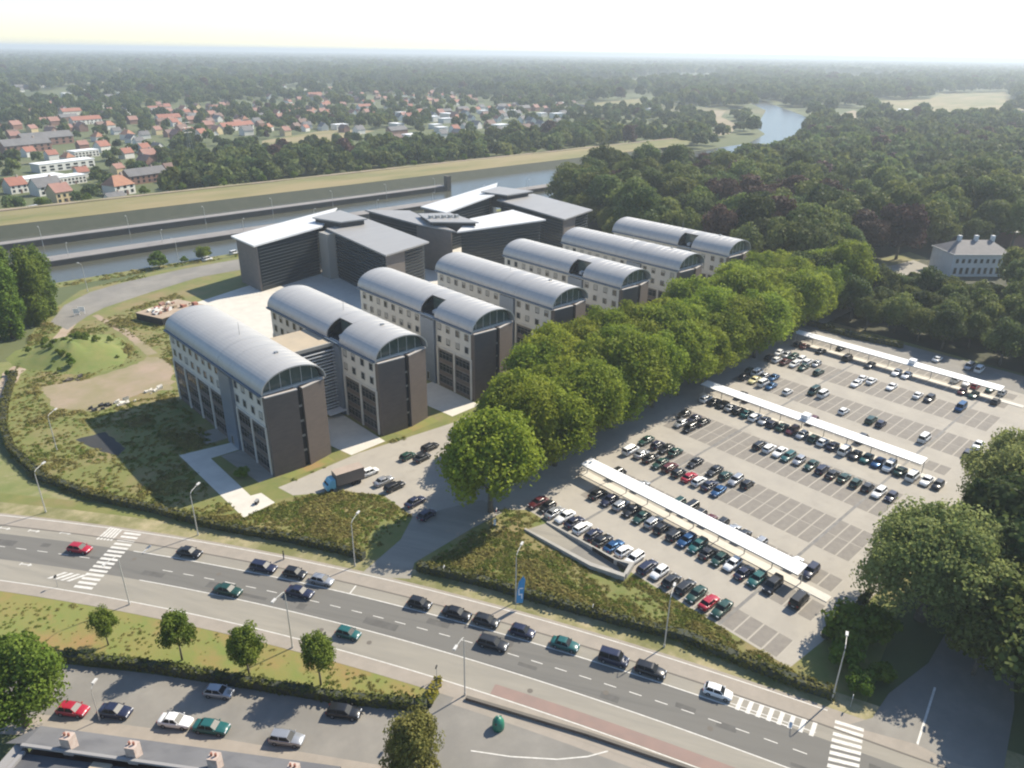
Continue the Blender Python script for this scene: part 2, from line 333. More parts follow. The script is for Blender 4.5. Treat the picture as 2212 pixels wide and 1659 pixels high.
def inpoly(p, poly):
    x, y = p[0], p[1]; r = False; j = len(poly)-1
    for i in range(len(poly)):
        xi, yi = poly[i][0], poly[i][1]; xj, yj = poly[j][0], poly[j][1]
        if (yi > y) != (yj > y) and x < (xj-xi)*(y-yi)/(yj-yi)+xi: r = not r
        j = i
    return r

# ================================================================== THE SETTING
B_ = 22000
sheet('ground', [(-B_, -B_), (B_, -B_), (B_, B_), (-B_, B_)], -.02, mm['land'], 'structure')
# ---- main road: centre line as X(Y)
cp = [(8.2,137),(12.4,131.7),(22.8,117.4),(26.9,111.2),(31.3,104.6),(41.1,87.8),(48.1,75.4),(51.5,68.7),(57.1,57.7),(61.3,48.6),(65.3,39.3),(67.5,34.4),(69.9,27.8),(71.7,23.2)]
pf = np.polyfit([p[1] for p in cp], [p[0] for p in cp], 3); df = np.polyder(pf)
def cx_(y):
    yc = min(max(y, 15.), 140.); return float(np.polyval(pf, yc)+np.polyval(df, yc)*(y-yc))
def road_pt(y, off):
    yc = min(max(y, 15.), 140.); s = float(np.polyval(df, yc)); n = Vector((1, -s)).normalized()
    return Vector((cx_(y)+n.x*off, y+n.y*off))
def ribbon(name, o0, o1, z, m, y0=230, y1=-60, parent=None, kind=None, step=4, thick=None):
    n = max(2, int(abs(y0-y1)/step)+1); ys = [y0+(y1-y0)*i/(n-1) for i in range(n)]
    b = MB()
    A = [road_pt(y, o0) for y in ys]; Bp = [road_pt(y, o1) for y in ys]
    if thick:
        for i in range(n-1): b.prism([A[i], A[i+1], Bp[i+1], Bp[i]], z-thick, z)
    else:
        b.add([(p.x, p.y, z) for p in A]+[(p.x, p.y, z) for p in Bp], [(i, i+1, n+i+1, n+i) for i in range(n-1)])
    o = b.build(name, m, parent)
    if kind: tag(o, kind=kind)
    return o
road = ribbon('main_road', -3.05, 3.4, .012, mm['asphalt'], kind='structure')
ribbon('parking_lane', 3.4, 5.6, .010, mm['concrete_lane'], kind='structure')
ribbon('kerb_gutter', 5.6, 5.85, .03, mm['gutter'], kind='structure', thick=.05)
ribbon('cycle_path', 5.85, 9.1, .014, mm['cycle_path'], kind='structure')
ribbon('verge', 9.1, 12.4, .006, mm['verge'], kind='structure')
ribbon('side_lane', -7.9, -3.05, .010, mm['concrete_lane'], kind='structure')
ribbon('red_path', -7.75, -5.9, .016, mm['red_path'], y0=59, y1=-60, kind='structure')
ribbon('sidewalk', -10.2, -7.9, .02, mm['cycle_path'], kind='structure')
def line(o0, o1, y0, y1, name='lane_line', m='white_paint', z=.020): return ribbon(name, o0, o1, z, mm[m], y0, y1, road, step=3)
line(3.32, 3.5, 119, 24); line(-3.15, -2.98, 114, -40); line(-8.0, -7.84, 150, -40, z=.024); line(8.4, 8.56, 160, 20)
y = 175
while y > -30:
    if not 113 < y < 123.5 and not 14 < y < 21.5: line(.0, .14, y, y-1.6, 'lane_dash')
    y -= 3.3
for x0, x1, y0, y1 in ((3.5, 5.6, 117.6, 117.4), (3.5, 5.5, 84.6, 84.4)): line(x0, x1, y0, y1, 'bay_line')
def quad(name, pts, z, m, parent=None): return MB().add([(p[0], p[1], z) for p in pts], [tuple(range(len(pts)))]).build(name, m, parent)
def bars(A, B, C_, D_, n, duty, name):     # bars between edge A->B and edge D->C
    A, B, C_, D_ = [Vector(p[:2]) for p in (A, B, C_, D_)]
    for i in range(n):
        t0 = i/n; t1 = (i+duty)/n
        quad(name, [A.lerp(B, t0), A.lerp(B, t1), D_.lerp(C_, t1), D_.lerp(C_, t0)], .028, mm['white_paint'], road)
bars((25.1,127.8), (13.6,117.2), (15.6,114.6), (27.1,125.2), 15, .52, 'zebra_bar')
bars((80.2,21.6), (68.0,17.6), (70.2,14.6), (81.6,18.4), 12, .55, 'zebra_bar')
bars((74.2,32.2), (78.2,22.2), (75.8,21.6), (71.9,31.6), 8, .42, 'hatch_bar')
line(3.9, 4.05, 32.5, 21, 'hatch_edge'); line(5.4, 5.55, 32.5, 22, 'hatch_edge')
for (x, y) in ((9.5,143.4),(13.2,139),(17.2,134.5),(9.8,129.2)):   # painted bicycle / arrow marks at the left junction
    a = math.atan2(-.8, .6)
    b = MB(); b.box(-.9, .5, -.09, .09, .026, .027); b.add([(.5,-.4,.027),(1.15,0,.027),(.5,.4,.027)], [(0,1,2)]); b.box(-1.1, -.9, -.35, .35, .026, .027)
    b.build('lane_arrow', mm['white_paint'], road, loc=(x, y, 0), rz=a)
for i in range(4): quad('hatch_bar', [(11.4+i*.7,122.9-i*.95), (11.8+i*.7,122.4-i*.95), (14.4+i*.7,122.2-i*.95), (14.0+i*.7,122.7-i*.95)], .026, mm['white_paint'], road)
for i in range(5): quad('stop_bar', [(20.6+i*.42,128.9-i*.5), (20.85+i*.42,128.6-i*.5), (23.9+i*.3,130.9-i*.5), (23.65+i*.3,131.2-i*.5)], .026, mm['white_paint'], road)

rp = random.Random(5)
for k in range(16):                        # repairs and covers in the carriageway
    y = 140-k*8.4+rp.uniform(-2, 2); o0 = rp.uniform(-2.8, 1.6); L_ = rp.uniform(1.2, 5)
    ribbon('road_patch', o0, o0+rp.uniform(.5, 1.5), .016, mm['patch'], y, y-L_, road)
for k in range(12):
    p = road_pt(138-k*10.5+rp.uniform(-3, 3), rp.choice([-1.4, 1.5, -5.2, 4.6])); quad('manhole_cover', [(p.x+.4*math.cos(t), p.y+.4*math.sin(t)) for t in [k2*math.pi/6 for k2 in range(12)]], .022, mm['gutter'], road)
# ---- campus land
campus = [(26.5,222),(20.5,203),(17.2,190),(16,175),(17.6,158),(23.4,143.6),(31,131.4),(37,118.4),(46,105),(52,93),(58.6,84),(64,74),(68.6,64),(74,52.6),(78.6,43.5),(81,34.5),(83.6,25),(86,20),(96,22),(118,26),(220,24),(236,60),(262,120),(280,170),(270,300),(130,302),(90,300),(62,292),(44,268),(36,248)]
sheet('campus_land', campus, .0, mm['rough_grass'], 'structure')
sheet('roadside_grass', ragged([(-60,262),(30,232),(25,222),(19,203),(15.6,190),(14.6,175),(16.2,158),(22.4,143.4),(29.6,131.6)]+[tuple(road_pt(y, 12.3)) for y in (128, 140, 150, 165, 185)]+[(-60,205)], .6), .001, mm['roadside'], 'structure')
ribbon('land_edge', 12.4, 15.2, .003, mm['rough_grass'], y0=150, y1=28, kind='structure')
lot = [(84.2,30.2),(84.2,84),(80,88),(66.6,93.5),(66.6,107),(61.4,113.4),(53.4,118.6),(52.6,123.2),(56,123.3),(72,124.4),(96,122),(262,122),(262,96),(226,96),(226,30),(209,29.6),(140,27.6),(100,28.8)]
lotO = sheet('car_park', lot, .012, mm['pavers'], 'structure')
sheet('far_lane', [(217.5,28),(232,28),(232,118),(224,118)], .016, mm['street'], 'structure')
def stall_row(xa, xb, y0, y1, pitch=2.42):
    y = y0
    while y-pitch > y1:
        quad('parking_stall', [(xa, y-pitch+.14), (xb, y-pitch+.14), (xb, y-.14), (xa, y-.14)], .020, mm['stall'], lotO); y -= pitch
        quad('stall_line', [(xa, y-.06), (xb, y-.06), (xb, y+.06), (xa, y+.06)], .024, mm['stall_line'], lotO)
stall_row(84.7, 89.6, 56.6, 31.5); stall_row(95.6, 100.6, 81, 31.5); stall_row(104.6, 109, 82, 31.5)
stall_row(114.6, 120.1, 86, 35); stall_row(120.3, 125.8, 86, 35); stall_row(132.4, 138, 88, 35); stall_row(138.2, 144, 88, 35)
stall_row(149.6, 153.6, 90, 32); stall_row(158.2, 162.6, 90, 32); stall_row(168.8, 174.2, 92, 33); stall_row(174.4, 179.8, 92, 33)
stall_row(187.2, 192.5, 93, 34); stall_row(192.7, 198, 93, 34); stall_row(204.4, 208, 94, 34); stall_row(211.6, 216, 94, 34)
for yy, x0, x1 in ((42, 84.4, 208), (74.3, 84.4, 208)):
    quad('drain_channel', [(x0, yy-.28), (x1, yy-.28), (x1, yy+.28), (x0, yy+.28)], .030, mm['drain'], lotO)
for x0, y9 in ((101.5, 86), (153.7, 92), (208.2, 95)):
    MB().box(x0, x0+1.9, 33, y9, 0, .12).build('canopy_path', mm['slab'], lotO)
# paved L path beside the first wing, forecourts, plaza behind
def paving(name, pts, z, m='slab', nx=0, ny=0): return sheet(name, pts, z, mm[m], 'structure')
paving('entrance_path', [(42.9,149.2),(55,146.9),(54.6,143),(47.4,143.4),(47.2,124),(49.2,123.6),(49.6,118.6),(42.9,117.8)], .03)
paving('side_terrace', [(48.6,157),(54.6,156),(54.6,149.8),(49.2,150)], .028, 'concrete_lane')
paving('light_well_slab', [(49.4,143.0),(54.2,142.6),(54.2,127.6),(50.6,127.4)], .028, 'concrete_lane')
for i in range(6): paving('forecourt', [(68.6+28*i-1.4*(i < 1), 144), (79.4+28*i, 144), (79.4+28*i, 125), (70.4+28*i, 124.6)], .026)
paving('plaza', [(82,206),(84,250),(108,258),(140,262),(262,266),(262,179),(66,179),(66,186)], .024)
paving('sand_patch', ragged([(29.9,208),(40.1,205.5),(54,207.4),(57.6,211.5),(60.4,206.9),(60,198.2),(54.6,184.6),(47.7,187.4),(36.9,183.2),(29.2,191.8)]), .012, 'sand')
paving('footpath', ragged([(56.6,259.5),(58.4,259.5),(60.8,236),(60.6,212),(57.8,212),(58.6,234)], .35), .020, 'sand')
paving('dirt_track', ragged([(18,206),(25,224),(32.5,234),(40.6,242.4),(49,258),(51.6,256),(43,240.6),(34.5,230.5),(28.4,221),(22.4,206)], .5), .016, 'dirt')
paving('dark_pool', ragged([(28.5,171.5),(34.5,171),(35.5,160),(33,157.5),(31,163),(29.6,167)], .5), .014, 'pool')
paving('canal_road', [(45,261),(47,250),(55,259.5),(62,265.5),(80,273.5),(100,281),(117,281),(135,279.5),(250,282),(250,297),(124,297),(100,296.6),(77,292.4),(64,287.4),(53,277)], .022, 'street')
for i in range(7): paving('grass_strip', [(56+28*i, 124.6), (66.5+28*i, 124.8), (66.5+28*i, 127.6), (55+28*i, 126.6)], .028, 'lawn')
paving('driveway', [(49.6,89),(55.6,82.6),(58.6,85.6),(72.2,86.6),(80,86.6),(80,92.5),(66.6,97),(60.7,92.6)], .018, 'concrete_lane')
# ---- lower left: grass strip, street, forecourt
paving('grass_island', [(-20,148)]+[tuple(road_pt(y, -10.2)) for y in (140, 130, 120, 110, 100, 90, 80, 72, 64)]+[(45.2,62.2),(41.6,59.8),(34,68.6),(17.4,91.2),(7.2,103.8),(-10,125)], .004, 'lawn')
paving('lower_street', [(-14,122),(6.6,102.6),(17,90),(33.4,68),(41,59),(46,61),(47.6,56.6),(60,31),(66,14),(40,10),(30,55),(26,62),(4.4,90.6),(-20,118)], .006, 'street')
ribbon('forecourt_edge', -11.3, -10.2, .008, mm['cycle_path'], y0=63, y1=-50, kind='structure')
paving('house_pavement', [(-8,106),(4.6,91.8),(16.4,77.4),(29.2,60.4),(37,50),(34.6,48),(27,58.4),(14.2,75.4),(2.4,89.6),(-12,104)], .03, 'cycle_path')
arc = [(41.6,50.5),(44.7,46.5),(48.7,42.3),(51.8,40),(54.3,38.8)]
b = MB(); n = len(arc)
b.add([(x, y, .02) for x, y in arc]+[(x+.1, y+.14, .02) for x, y in arc], [(i, i+1, n+i+1, n+i) for i in range(n-1)]); b.build('curved_line', mm['white_paint'], road)
paving('right_side_road', [(80.5,20.2),(84.2,18.4),(90,18.6),(100,17),(118,18),(125,13),(100,6),(88,4),(85,8),(84.2,12.9)], .020, 'street')
quad('side_road_line', [(84.2,12.6), (84.4,12.9), (95.9,14.8), (95.9,14.5)], .03, mm['white_paint'], road)

# ---- canal, piers, far dike
wat = [(-700,307),(520,307),(640,330),(803,400),(926,452),(1023,496),(1121,560),(1261,672),(1375,758),(1700,1004),(2092,1302),(2796,1704),(2760,1716),(2070,1322),(1690,1012),(1345,782),(1160,640),(990,552),(890,505),(800,438),(700,400),(620,396),(480,399),(-700,405)]
sheet('canal_water', wat, .02, mm['water'], 'structure')
def pier(name, y0, y1, h, x0, x1, label):
    e = empty(name, (0, 0, 0), label=label, cat='pier')
    MB().box(x0, x1, y0, y1, -.5, h-.35).build('wall', mm['pier_side'], e)
    MB().box(x0-.1, x1+.1, y0-.25, y1+.25, h-.35, h).build('deck', mm['pier'], e)
    return e
p2 = pier('canal_pier', 333, 341, 2.4, -600, 420, 'broad pale canal guide pier nearest the campus')
p1 = pier('canal_pier', 373, 378, 3.0, -600, 293, 'narrow canal guide pier farther out, ending in a dark post')
MB().box(293.3, 296.3, 371, 374.5, -.4, 9).build('end_post', mm['pier_side'], p1)
sheet('near_bank', [(-700,300),(62,300),(90,303),(520,304),(520,307.6),(-700,307.6)], .03, mm['rough_grass'], 'structure')
b = MB(); b.add([(-700,398,.0),(560,398,.0),(560,406.5,4.4),(-700,406.5,4.4)], [(0,1,2,3)]); tag(b.build('stone_bank', mm['bank_stone']), kind='structure')
b = MB(); ys = [(406.5,4.4),(414,5.6),(422,6.4),(428,7.0),(436,7.0),(450,.5),(456,-.03)]; n = 40
for (y, z) in ys: b.v += [(-700+1320*k/n, y+1.1*noise.noise((k*.7, y*.1, 0)), z+(.5*noise.noise((k*.9, y*.2, 2)) if 410 < y < 440 else 0)) for k in range(n+1)]
for r in range(len(ys)-1): b.f += [(r*(n+1)+k, r*(n+1)+k+1, (r+1)*(n+1)+k+1, (r+1)*(n+1)+k) for k in range(n)]
b.m = [0]*len(b.f); tag(b.build('dike', mm['dry_grass'], None, True), kind='structure')
MB().box(-700, 615, 429.5, 433, 6.6, 7.35).build('dike_path', mm['sand']); bpy.data.objects['dike_path']['kind'] = 'structure'
# ---- far fields and tracks
for pts, m in (([(1562,697),(1802,618),(2100,700),(2400,640),(1578,384),(1313,473),(1372,559)], 'dry_grass'), ([(300,640),(330,700),(440,760),(470,720),(360,640)], 'dry_grass'),
               ([(958,433),(1040,480),(1222,540),(1300,560),(1230,515),(1080,460),(900,368),(880,372)], 'sand'), ([(880,800),(1000,900),(1250,960),(1180,820)], 'dry_grass'),
               ([(640,452),(760,480),(852,528),(905,572),(954,622),(1077,690),(1100,676),(975,606),(925,560),(870,514),(770,464)], 'sand'),
               ([(1900,1500),(2500,1900),(2700,1750),(2200,1350)], 'dry_grass'), ([(860,190),(940,230),(960,200),(880,165)], 'rough_grass'), ([(700,1500),(1000,1700),(1300,1640),(1050,1480)], 'roadside'), ([(300,2100),(700,2500),(900,2400),(560,2050)], 'dry_grass'), ([(1500,1350),(1800,1600),(2000,1560),(1700,1300)], 'roadside'), ([(2600,1300),(3400,1500),(3600,1300),(2800,1150)], 'dry_grass'), ([(900,3000),(1700,3600),(2100,3400),(1300,2900)], 'roadside')):
    sheet('far_field', pts, .012, mm[m], 'structure')

# ================================================================== BUILDINGS
WW, WL = 13.3, 50.6                     # campus wing: width, length
_mc = {}
def cached(key, fn):
    if key not in _mc: _mc[key] = fn()
    return _mc[key]
def win_mesh(wd, h, mull=1, deep=.16, rail=0, fm='frame_grey', blind=0):   # window in the plane x = 0 facing -x, centred
    b = MB(); t = .09
    b.box(-deep, .02, -wd/2, wd/2, -h/2, -h/2+t); b.box(-deep, .02, -wd/2, wd/2, h/2-t, h/2)
    b.box(-deep, .02, -wd/2, -wd/2+t, -h/2+t, h/2-t); b.box(-deep, .02, wd/2-t, wd/2, -h/2+t, h/2-t)
    for i in range(1, mull): y = -wd/2+wd*i/mull; b.box(-deep*.8, .0, y-t*.4, y+t*.4, -h/2+t, h/2-t)
    if rail: b.box(-deep*.8, .0, -wd/2+t, wd/2-t, h*.12, h*.12+.08)
    b.cur = 1; b.box(-.05, .01, -wd/2+t, wd/2-t, -h/2+t, h/2-t)
    if blind: b.cur = 2; b.box(-.075, -.052, -wd/2+t*1.2, wd/2-t*1.2, h/2-t-h*blind, h/2-t*1.1)
    return b.mesh('window', [mm[fm], mm['glass'], mm['blind']])
def vault(y0, y1, a0=0., a1=math.pi, n=26, ov=.45, rise=4.25, th=.28, zb=18.32):
    b = MB(); cxm = WW/2; hw = WW/2+ov
    pts = [(cxm-hw*math.cos(a0+(a1-a0)*i/n), zb+rise*abs(math.sin(a0+(a1-a0)*i/n))**.92) for i in range(n+1)]
    inn = [(cxm+(p[0]-cxm)*.965, zb+(p[1]-zb)*.94-.02) for p in pts]
    vs = [(x, y0, z) for x, z in pts]+[(x, y1, z) for x, z in pts]+[(x, y0, z) for x, z in inn]+[(x, y1, z) for x, z in inn]; m = n+1
    fs = []
    for i in range(n):
        fs += [(i, i+1, m+i+1, m+i), (2*m+i+1, 2*m+i, 3*m+i, 3*m+i+1), (i+1, i, 2*m+i, 2*m+i+1), (m+i, m+i+1, 3*m+i+1, 3*m+i)]
    fs += [(0, m, 3*m, 2*m), (n, 2*m+n, 3*m+n, m+n)]
    b.add(vs, [tuple(reversed(f)) for f in fs])
    # standing seams
    b.cur = 1
    k = int((y1-y0)/1.9)
    for j in range(1, k):
        y = y0+(y1-y0)*j/k
        for i in range(n):
            (xa, za), (xb, zb2) = pts[i], pts[i+1]
            b.add([(xa, y-.03, za+.002), (xb, y-.03, zb2+.002), (xb, y, zb2+.022), (xa, y, za+.022), (xb, y+.03, zb2+.002), (xa, y+.03, za+.002)], [(0,1,2,3),(3,2,4,5)])
    return b.mesh('roof', [mm['roof_metal'], mm['roof_metal']])
def make_wing(i, x0, label, skylight, mast):
    e = empty('campus_wing', (x0, 127.2, 0), label=label, cat='office building', group='arched-roof office wings of the campus')
    A = lambda name, key, fn, **k: obj(name, cached(key, fn), e, **k)
    A('wall', 'wall', lambda: MB().box(.0, WW, 1.4, WL, 0, 18.1).mesh('wall', mm['cream']))
    A('lower_cladding', 'cladF', lambda: MB().box(-.10, -.003, .9, 15.3, .5, 10.3).mesh('lower_cladding', mm['brown_clad']))
    A('lower_cladding', 'cladB', lambda: MB().box(-.10, -.003, 21.2, WL-.2, .5, 10.3).mesh('lower_cladding', mm['brown_clad']))
    pil = cached('pil', lambda: MB().box(-.34, -.004, -.27, .27, 0, 10.6).mesh('pilaster', mm['cream']))
    for y in (1.3, 7.9, 14.7, 21.6, 28.8, 36, 43.2, 50.1): obj('pilaster', pil, e, (0, y, 0))
    A('string_course', 'string1', lambda: MB().box(-.22, -.004, 1.1, 15.2, 10.62, 10.92).mesh('string_course', mm['cream']))
    A('string_course', 'string2', lambda: MB().box(-.22, -.004, 21.3, WL, 10.62, 10.92).mesh('string_course', mm['cream']))
    smalls = [cached('wsmall%d' % q, lambda q=q: win_mesh(1.45, 1.75, 1, blind=(0, 0, .35, .8)[q])) for q in range(4)]; big = cached('wbig', lambda: win_mesh(5.5, 2.15, 4, rail=1, fm='brown_clad')); pan = cached('spandrel', lambda: MB().box(-.16, -.102, -2.9, 2.9, -.45, .45).mesh('spandrel', mm['brick']))
    for z in (16.2, 12.9):
        for y in (3.1, 6.6, 10.4, 13.9, 23.4, 27, 30.6, 34.2, 37.8, 41.4, 45, 48.4): obj('window', rnd.choice(smalls), e, (0, y, z))
    for z in (2.1, 5.5, 8.9):
        for y in (4.6, 11.3, 25.2, 32.4, 39.6, 46.7): obj('window', big, e, (-.11, y, z)); obj('spandrel', pan, e, (0, y, z-1.62))
    zp = cached('zinc_panel', lambda: MB().box(-.75, -.01, -.455, .455, 0, 17.5).mesh('zinc_panel', mm['zinc']))
    for k in range(6): obj('zinc_panel', zp, e, (0, 15.86+k*.95, 0))
    A('stair_window', 'stairwin', lambda: win_mesh(1.0, 2.2), loc=(-.76, 18.2, 1.6))
    A('cornice', 'cornice', lambda: MB().box(-.5, -.004, .9, WL+.2, 17.62, 17.9).mesh('cornice', mm['trim']))
    A('cornice', 'corniceR', lambda: MB().box(WW+.004, WW+.5, 1.7, WL+.2, 17.62, 17.9).mesh('cornice', mm['trim']))
    A('gutter', 'gutter', lambda: MB().box(-.95, -.35, .8, WL+.4, 17.92, 18.3).mesh('gutter', mm['gutter_blue']))
    A('gutter', 'gutterR', lambda: MB().box(WW+.35, WW+.95, 1.7, WL+.4, 17.92, 18.3).mesh('gutter', mm['gutter_blue']))
    A('roof', 'vF', lambda: vault(.5, 15.35), ); A('roof', 'vB', lambda: vault(21.15, WL+.5))
    if skylight:
        A('roof', 'vMs', lambda: vault(15.42, 21.08, 1.12, math.pi, 18))
        A('skylight_well', 'skw', lambda: MB().box(.5, 4.1, 15.6, 20.9, 18.12, 18.3).mesh('skylight_well', mm['dark']))
        A('skylight_glass', 'skg', lambda: MB().box(3.6, 3.75, 15.6, 20.9, 18.32, 21.7).mesh('skylight_glass', mm['glass_green']))
        for y in (15.55, 20.75): A('skylight_cheek', 'skc', lambda: MB().prism([(0,0),(3.5,0),(3.5,.14),(0,.14)], 18.1, [18.7,21.6,21.6,18.7]).mesh('skylight_cheek', mm['dark']), loc=(0, y, 0))
        A('roof_hatch', 'skh', lambda: MB().prism([(1.4,17.4),(2.5,17.4),(2.5,18.5),(1.4,18.5)], 18.32, [19.0,19.3,19.3,19.0]).mesh('roof_hatch', mm['trim']))
    else:
        A('roof', 'vM', lambda: vault(15.42, 21.08))
    # glazed arch at the front, set back under the vault
    def pane(a, b_):
        cxm = WW/2; hw = WW/2*.95; P = lambda t: (cxm-hw*math.cos(t), 18.2+3.95*abs(math.sin(t))**.92)
        n = 6; top = [P(a+(b_-a)*k/n) for k in range(n+1)]
        pts = [(x, z) for x, z in top]
        vs = [(x, 2.0, z) for x, z in pts]+[(pts[-1][0], 2.0, 18.12), (pts[0][0], 2.0, 18.12)]
        vs2 = [(x, 2.08, z) for x, _, z in vs]; m = len(vs)
        return MB().add(vs+vs2, [tuple(range(m)), tuple(range(2*m-1, m-1, -1))]+[(k, m+k, m+(k+1) % m, (k+1) % m) for k in range(m)]).mesh('gable_pane', mm['glass_green'])
    cuts = [.06, .75, 1.2, 1.57, 1.94, 2.39, 3.08]
    for k in range(6): A('gable_pane', 'gp%d' % k, lambda k=k: pane(cuts[k]+.012, cuts[k+1]-.012))
    mul = cached('mullion', lambda: MB().box(-.05, .05, 1.9, 2.0, 18.1, 18.1+1).mesh('mullion', mm['trim']))
    for c in cuts[1:-1]: obj('mullion', mul, e, (WW/2-WW/2*.95*math.cos(c), 0, 18.1*(1-3.7*math.sin(c))), sc=(1, 1, 3.7*math.sin(c)))
    A('back_gable', 'bg', lambda: MB().add([(WW/2-WW/2*.95*math.cos(t), WL-.2, 18.1+4.0*math.sin(t)) for t in [math.pi*k/16 for k in range(17)]], [tuple(range(17))]).mesh('back_gable', mm['cream']))
    # split brick end wall
    A('end_wall', 'ewL', lambda: MB().prism([(-.12,.0),(6.55,-.45),(6.55,1.38),(-.12,1.38)], 0, 17.75).mesh('end_wall', mm['brick']))
    A('end_wall', 'ewR', lambda: MB().prism([(7.7,-.45),(13.42,1.0),(13.42,1.7),(7.7,1.38)], 0, 17.75).mesh('end_wall', mm['brick']))
    A('slot_glazing', 'slot', lambda: MB().box(6.56, 7.69, .35, 1.39, 0, 17.3).mesh('slot_glazing', mm['dark']))
    A('coping', 'copL', lambda: MB().prism([(-.2,-.1),(6.6,-.55),(6.6,.05),(-.2,.5)], 17.76, 17.98).mesh('coping', mm['coping']))
    A('coping', 'copR', lambda: MB().prism([(7.62,-.55),(13.55,.95),(13.5,1.45),(7.62,.05)], 17.76, 17.98).mesh('coping', mm['coping']))
    sp = cached('slotpan', lambda: MB().box(6.6, 7.65, .28, .34, 0, .5).mesh('slot_panel', mm['frame_grey']))
    for z in (3.3, 6.7, 10.1, 13.5): obj('slot_panel', sp, e, (0, 0, z))
    if mast:
        A('roof_mast', 'mast', lambda: MB().tube([(WW/2, 24.5, 22.3), (WW/2, 24.5, 25.4)], [.07, .04], 6).mesh('roof_mast', mm['steel']))
        A('roof_vent', 'vent', lambda: MB().box(WW/2+.6, WW/2+1.3, 9, 9.7, 22.0, 22.9).mesh('roof_vent', mm['roof_edge']))
WX = [54.2, 80.4, 107.9, 135.8, 164.2, 192.6, 221]
WN = ['nearest arched-roof office wing beside the weedy corner plot', 'second arched wing from the road, joined to the first by a low-roofed link', 'third arched wing from the road, with a dark roof opening',
      'fourth arched wing from the road, its vault unbroken', 'fifth arched wing, its glazed arch just above the avenue trees', 'sixth arched wing, front half hidden by avenue trees', 'farthest arched wing, against the dark wood']
for i, x in enumerate(WX): make_wing(i, x, WN[i], i in (1, 2, 4, 6), i in (0, 1, 3, 5, 6))

# ---- link block between first and second wing
e = empty('link_block', (67.6, 145.4, 0), label='flat tan-roofed link block with white louvred front between the first two arched wings', cat='building')
MB().box(.1, 12.6, .2, 11.6, 0, 17.4).build('wall', mm['glass_bb'], e); MB().box(.02, 12.7, -.1, 11.9, 17.4, 17.85).build('roof', mm['tan_roof'], e)
MB().box(.02, 12.7, -.5, -.12, 17.2, 18.0).build('parapet', mm['frame_grey'], e)
lv = MB().box(.1, 12.6, -.75, -.1, 0, .16).mesh('louver', mm['louver'])
for k in range(19): obj('louver', lv, e, (0, -.12*(k % 2), 1.8+k*.8))
MB().box(8, 12.4, -3.4, -.8, 1.2, 1.5).build('entrance_canopy', mm['louver'], e)

# ---- the three V-plan buildings behind
def slab(name, quad_, z, th, m, e, under=None):
    b = MB(); pts = [(p[0], p[1]) for p in quad_]
    a = sum(pts[i][0]*pts[(i+1) % 4][1]-pts[(i+1) % 4][0]*pts[i][1] for i in range(4))
    zs = list(z)
    if a < 0: pts.reverse(); zs.reverse()
    b.prism(pts, [q-th for q in zs], zs); return b.build(name, mm[m], e)
def arm(e, q, zt, roofm, inset=1.7, wallm='glass_bb', slats=True, endm='bb_brick'):
    # q: roof corners in order; roof slab overhanging a glazed block with horizontal sunshade slats and brick end piers
    q = [Vector(p) for p in q]; c = sum(q, Vector((0, 0)))/4
    zs = zt if hasattr(zt, '__len__') else [zt]*4
    slab('roof', q, zs, .55, roofm, e)
    ins = [p+(c-p).normalized()*inset*1.35 for p in q]
    a = sum(ins[i].x*ins[(i+1) % 4].y-ins[(i+1) % 4].x*ins[i].y for i in range(4))
    if a < 0: ins.reverse(); zs = list(reversed(zs))
    MB().prism(ins, 0, [z-.56 for z in zs]).build('glazed_block', mm[wallm], e)
    for i in range(4):
        p0, p1 = ins[i], ins[(i+1) % 4]; d = (p1-p0); L = d.length; d.normalize(); n = Vector((d.y, -d.x))
        if n.dot(-c) < 0: continue            # faces turned away from the road side
        zl = min(zs[i], zs[(i+1) % 4])-.6
        if L < 22:
            w_ = L if abs(n.x) > abs(n.y) else L*.45; MB().prism([p0+n*.06, p0+n*.06+d*w_, p0+n*.62+d*w_, p0+n*.62][::-1], 0, zl).build('brick_pier', mm[endm], e)
        ang = math.atan2(d.y, d.x)
        if slats and not (L < 22 and abs(n.x) > abs(n.y)):
            k = 0; z = 1.6
            sm = MB().box(.15, L-.15, -.55, -.08, 0, .14).mesh('sunshade_slat', mm['slat'])
            while z < zl-.8: obj('sunshade_slat', sm, e, (p0.x, p0.y, z), ang); z += 1.15
    return ins
bb = empty('office_block', (0, 0, 0), label='V-plan office block nearest the canal road with two sloped grey roofs', cat='office building', group='sloped-roof office blocks by the canal')
arm(bb, [(108.4,265),(108.6,247),(139.7,254),(161.6,279.7)], [17.6,17.2,18.6,19.2], 'roof_grey_glare'); arm(bb, [(139.9,251.6),(135.4,205.2),(157.1,209.9),(161,255.3)], [18.2,17.6,18,18.4], 'roof_grey')
slab('raised_core', [(140.4,262.4),(144.2,248),(155.4,247),(156,268)], [20.6]*4, .5, 'roof_grey', bb); MB().prism([(141.4,262),(144.8,249),(154.6,248),(155,266)][::-1], 14, 20.05).build('core_wall', mm['dark'], bb)
MB().prism([(136.8,252),(136.8,246),(140.5,246),(140.5,252)][::-1], 0, 17.2).build('stair_tower', mm['frame_grey'], bb)
bb = empty('office_block', (0, 0, 0), label='middle V-plan office block with one glare-white and one grey sloped roof', cat='office building', group='sloped-roof office blocks by the canal')
arm(bb, [(169.6,270.9),(172.3,236.4),(176.7,218.8),(183.4,258)], [18.6,17.8,17.4,18.6], 'roof_grey'); arm(bb, [(176.9,218.6),(215.4,208.7),(213.1,226.2),(191.7,228.3)], [17.2,18.4,20.0,18.8], 'roof_grey_glare')
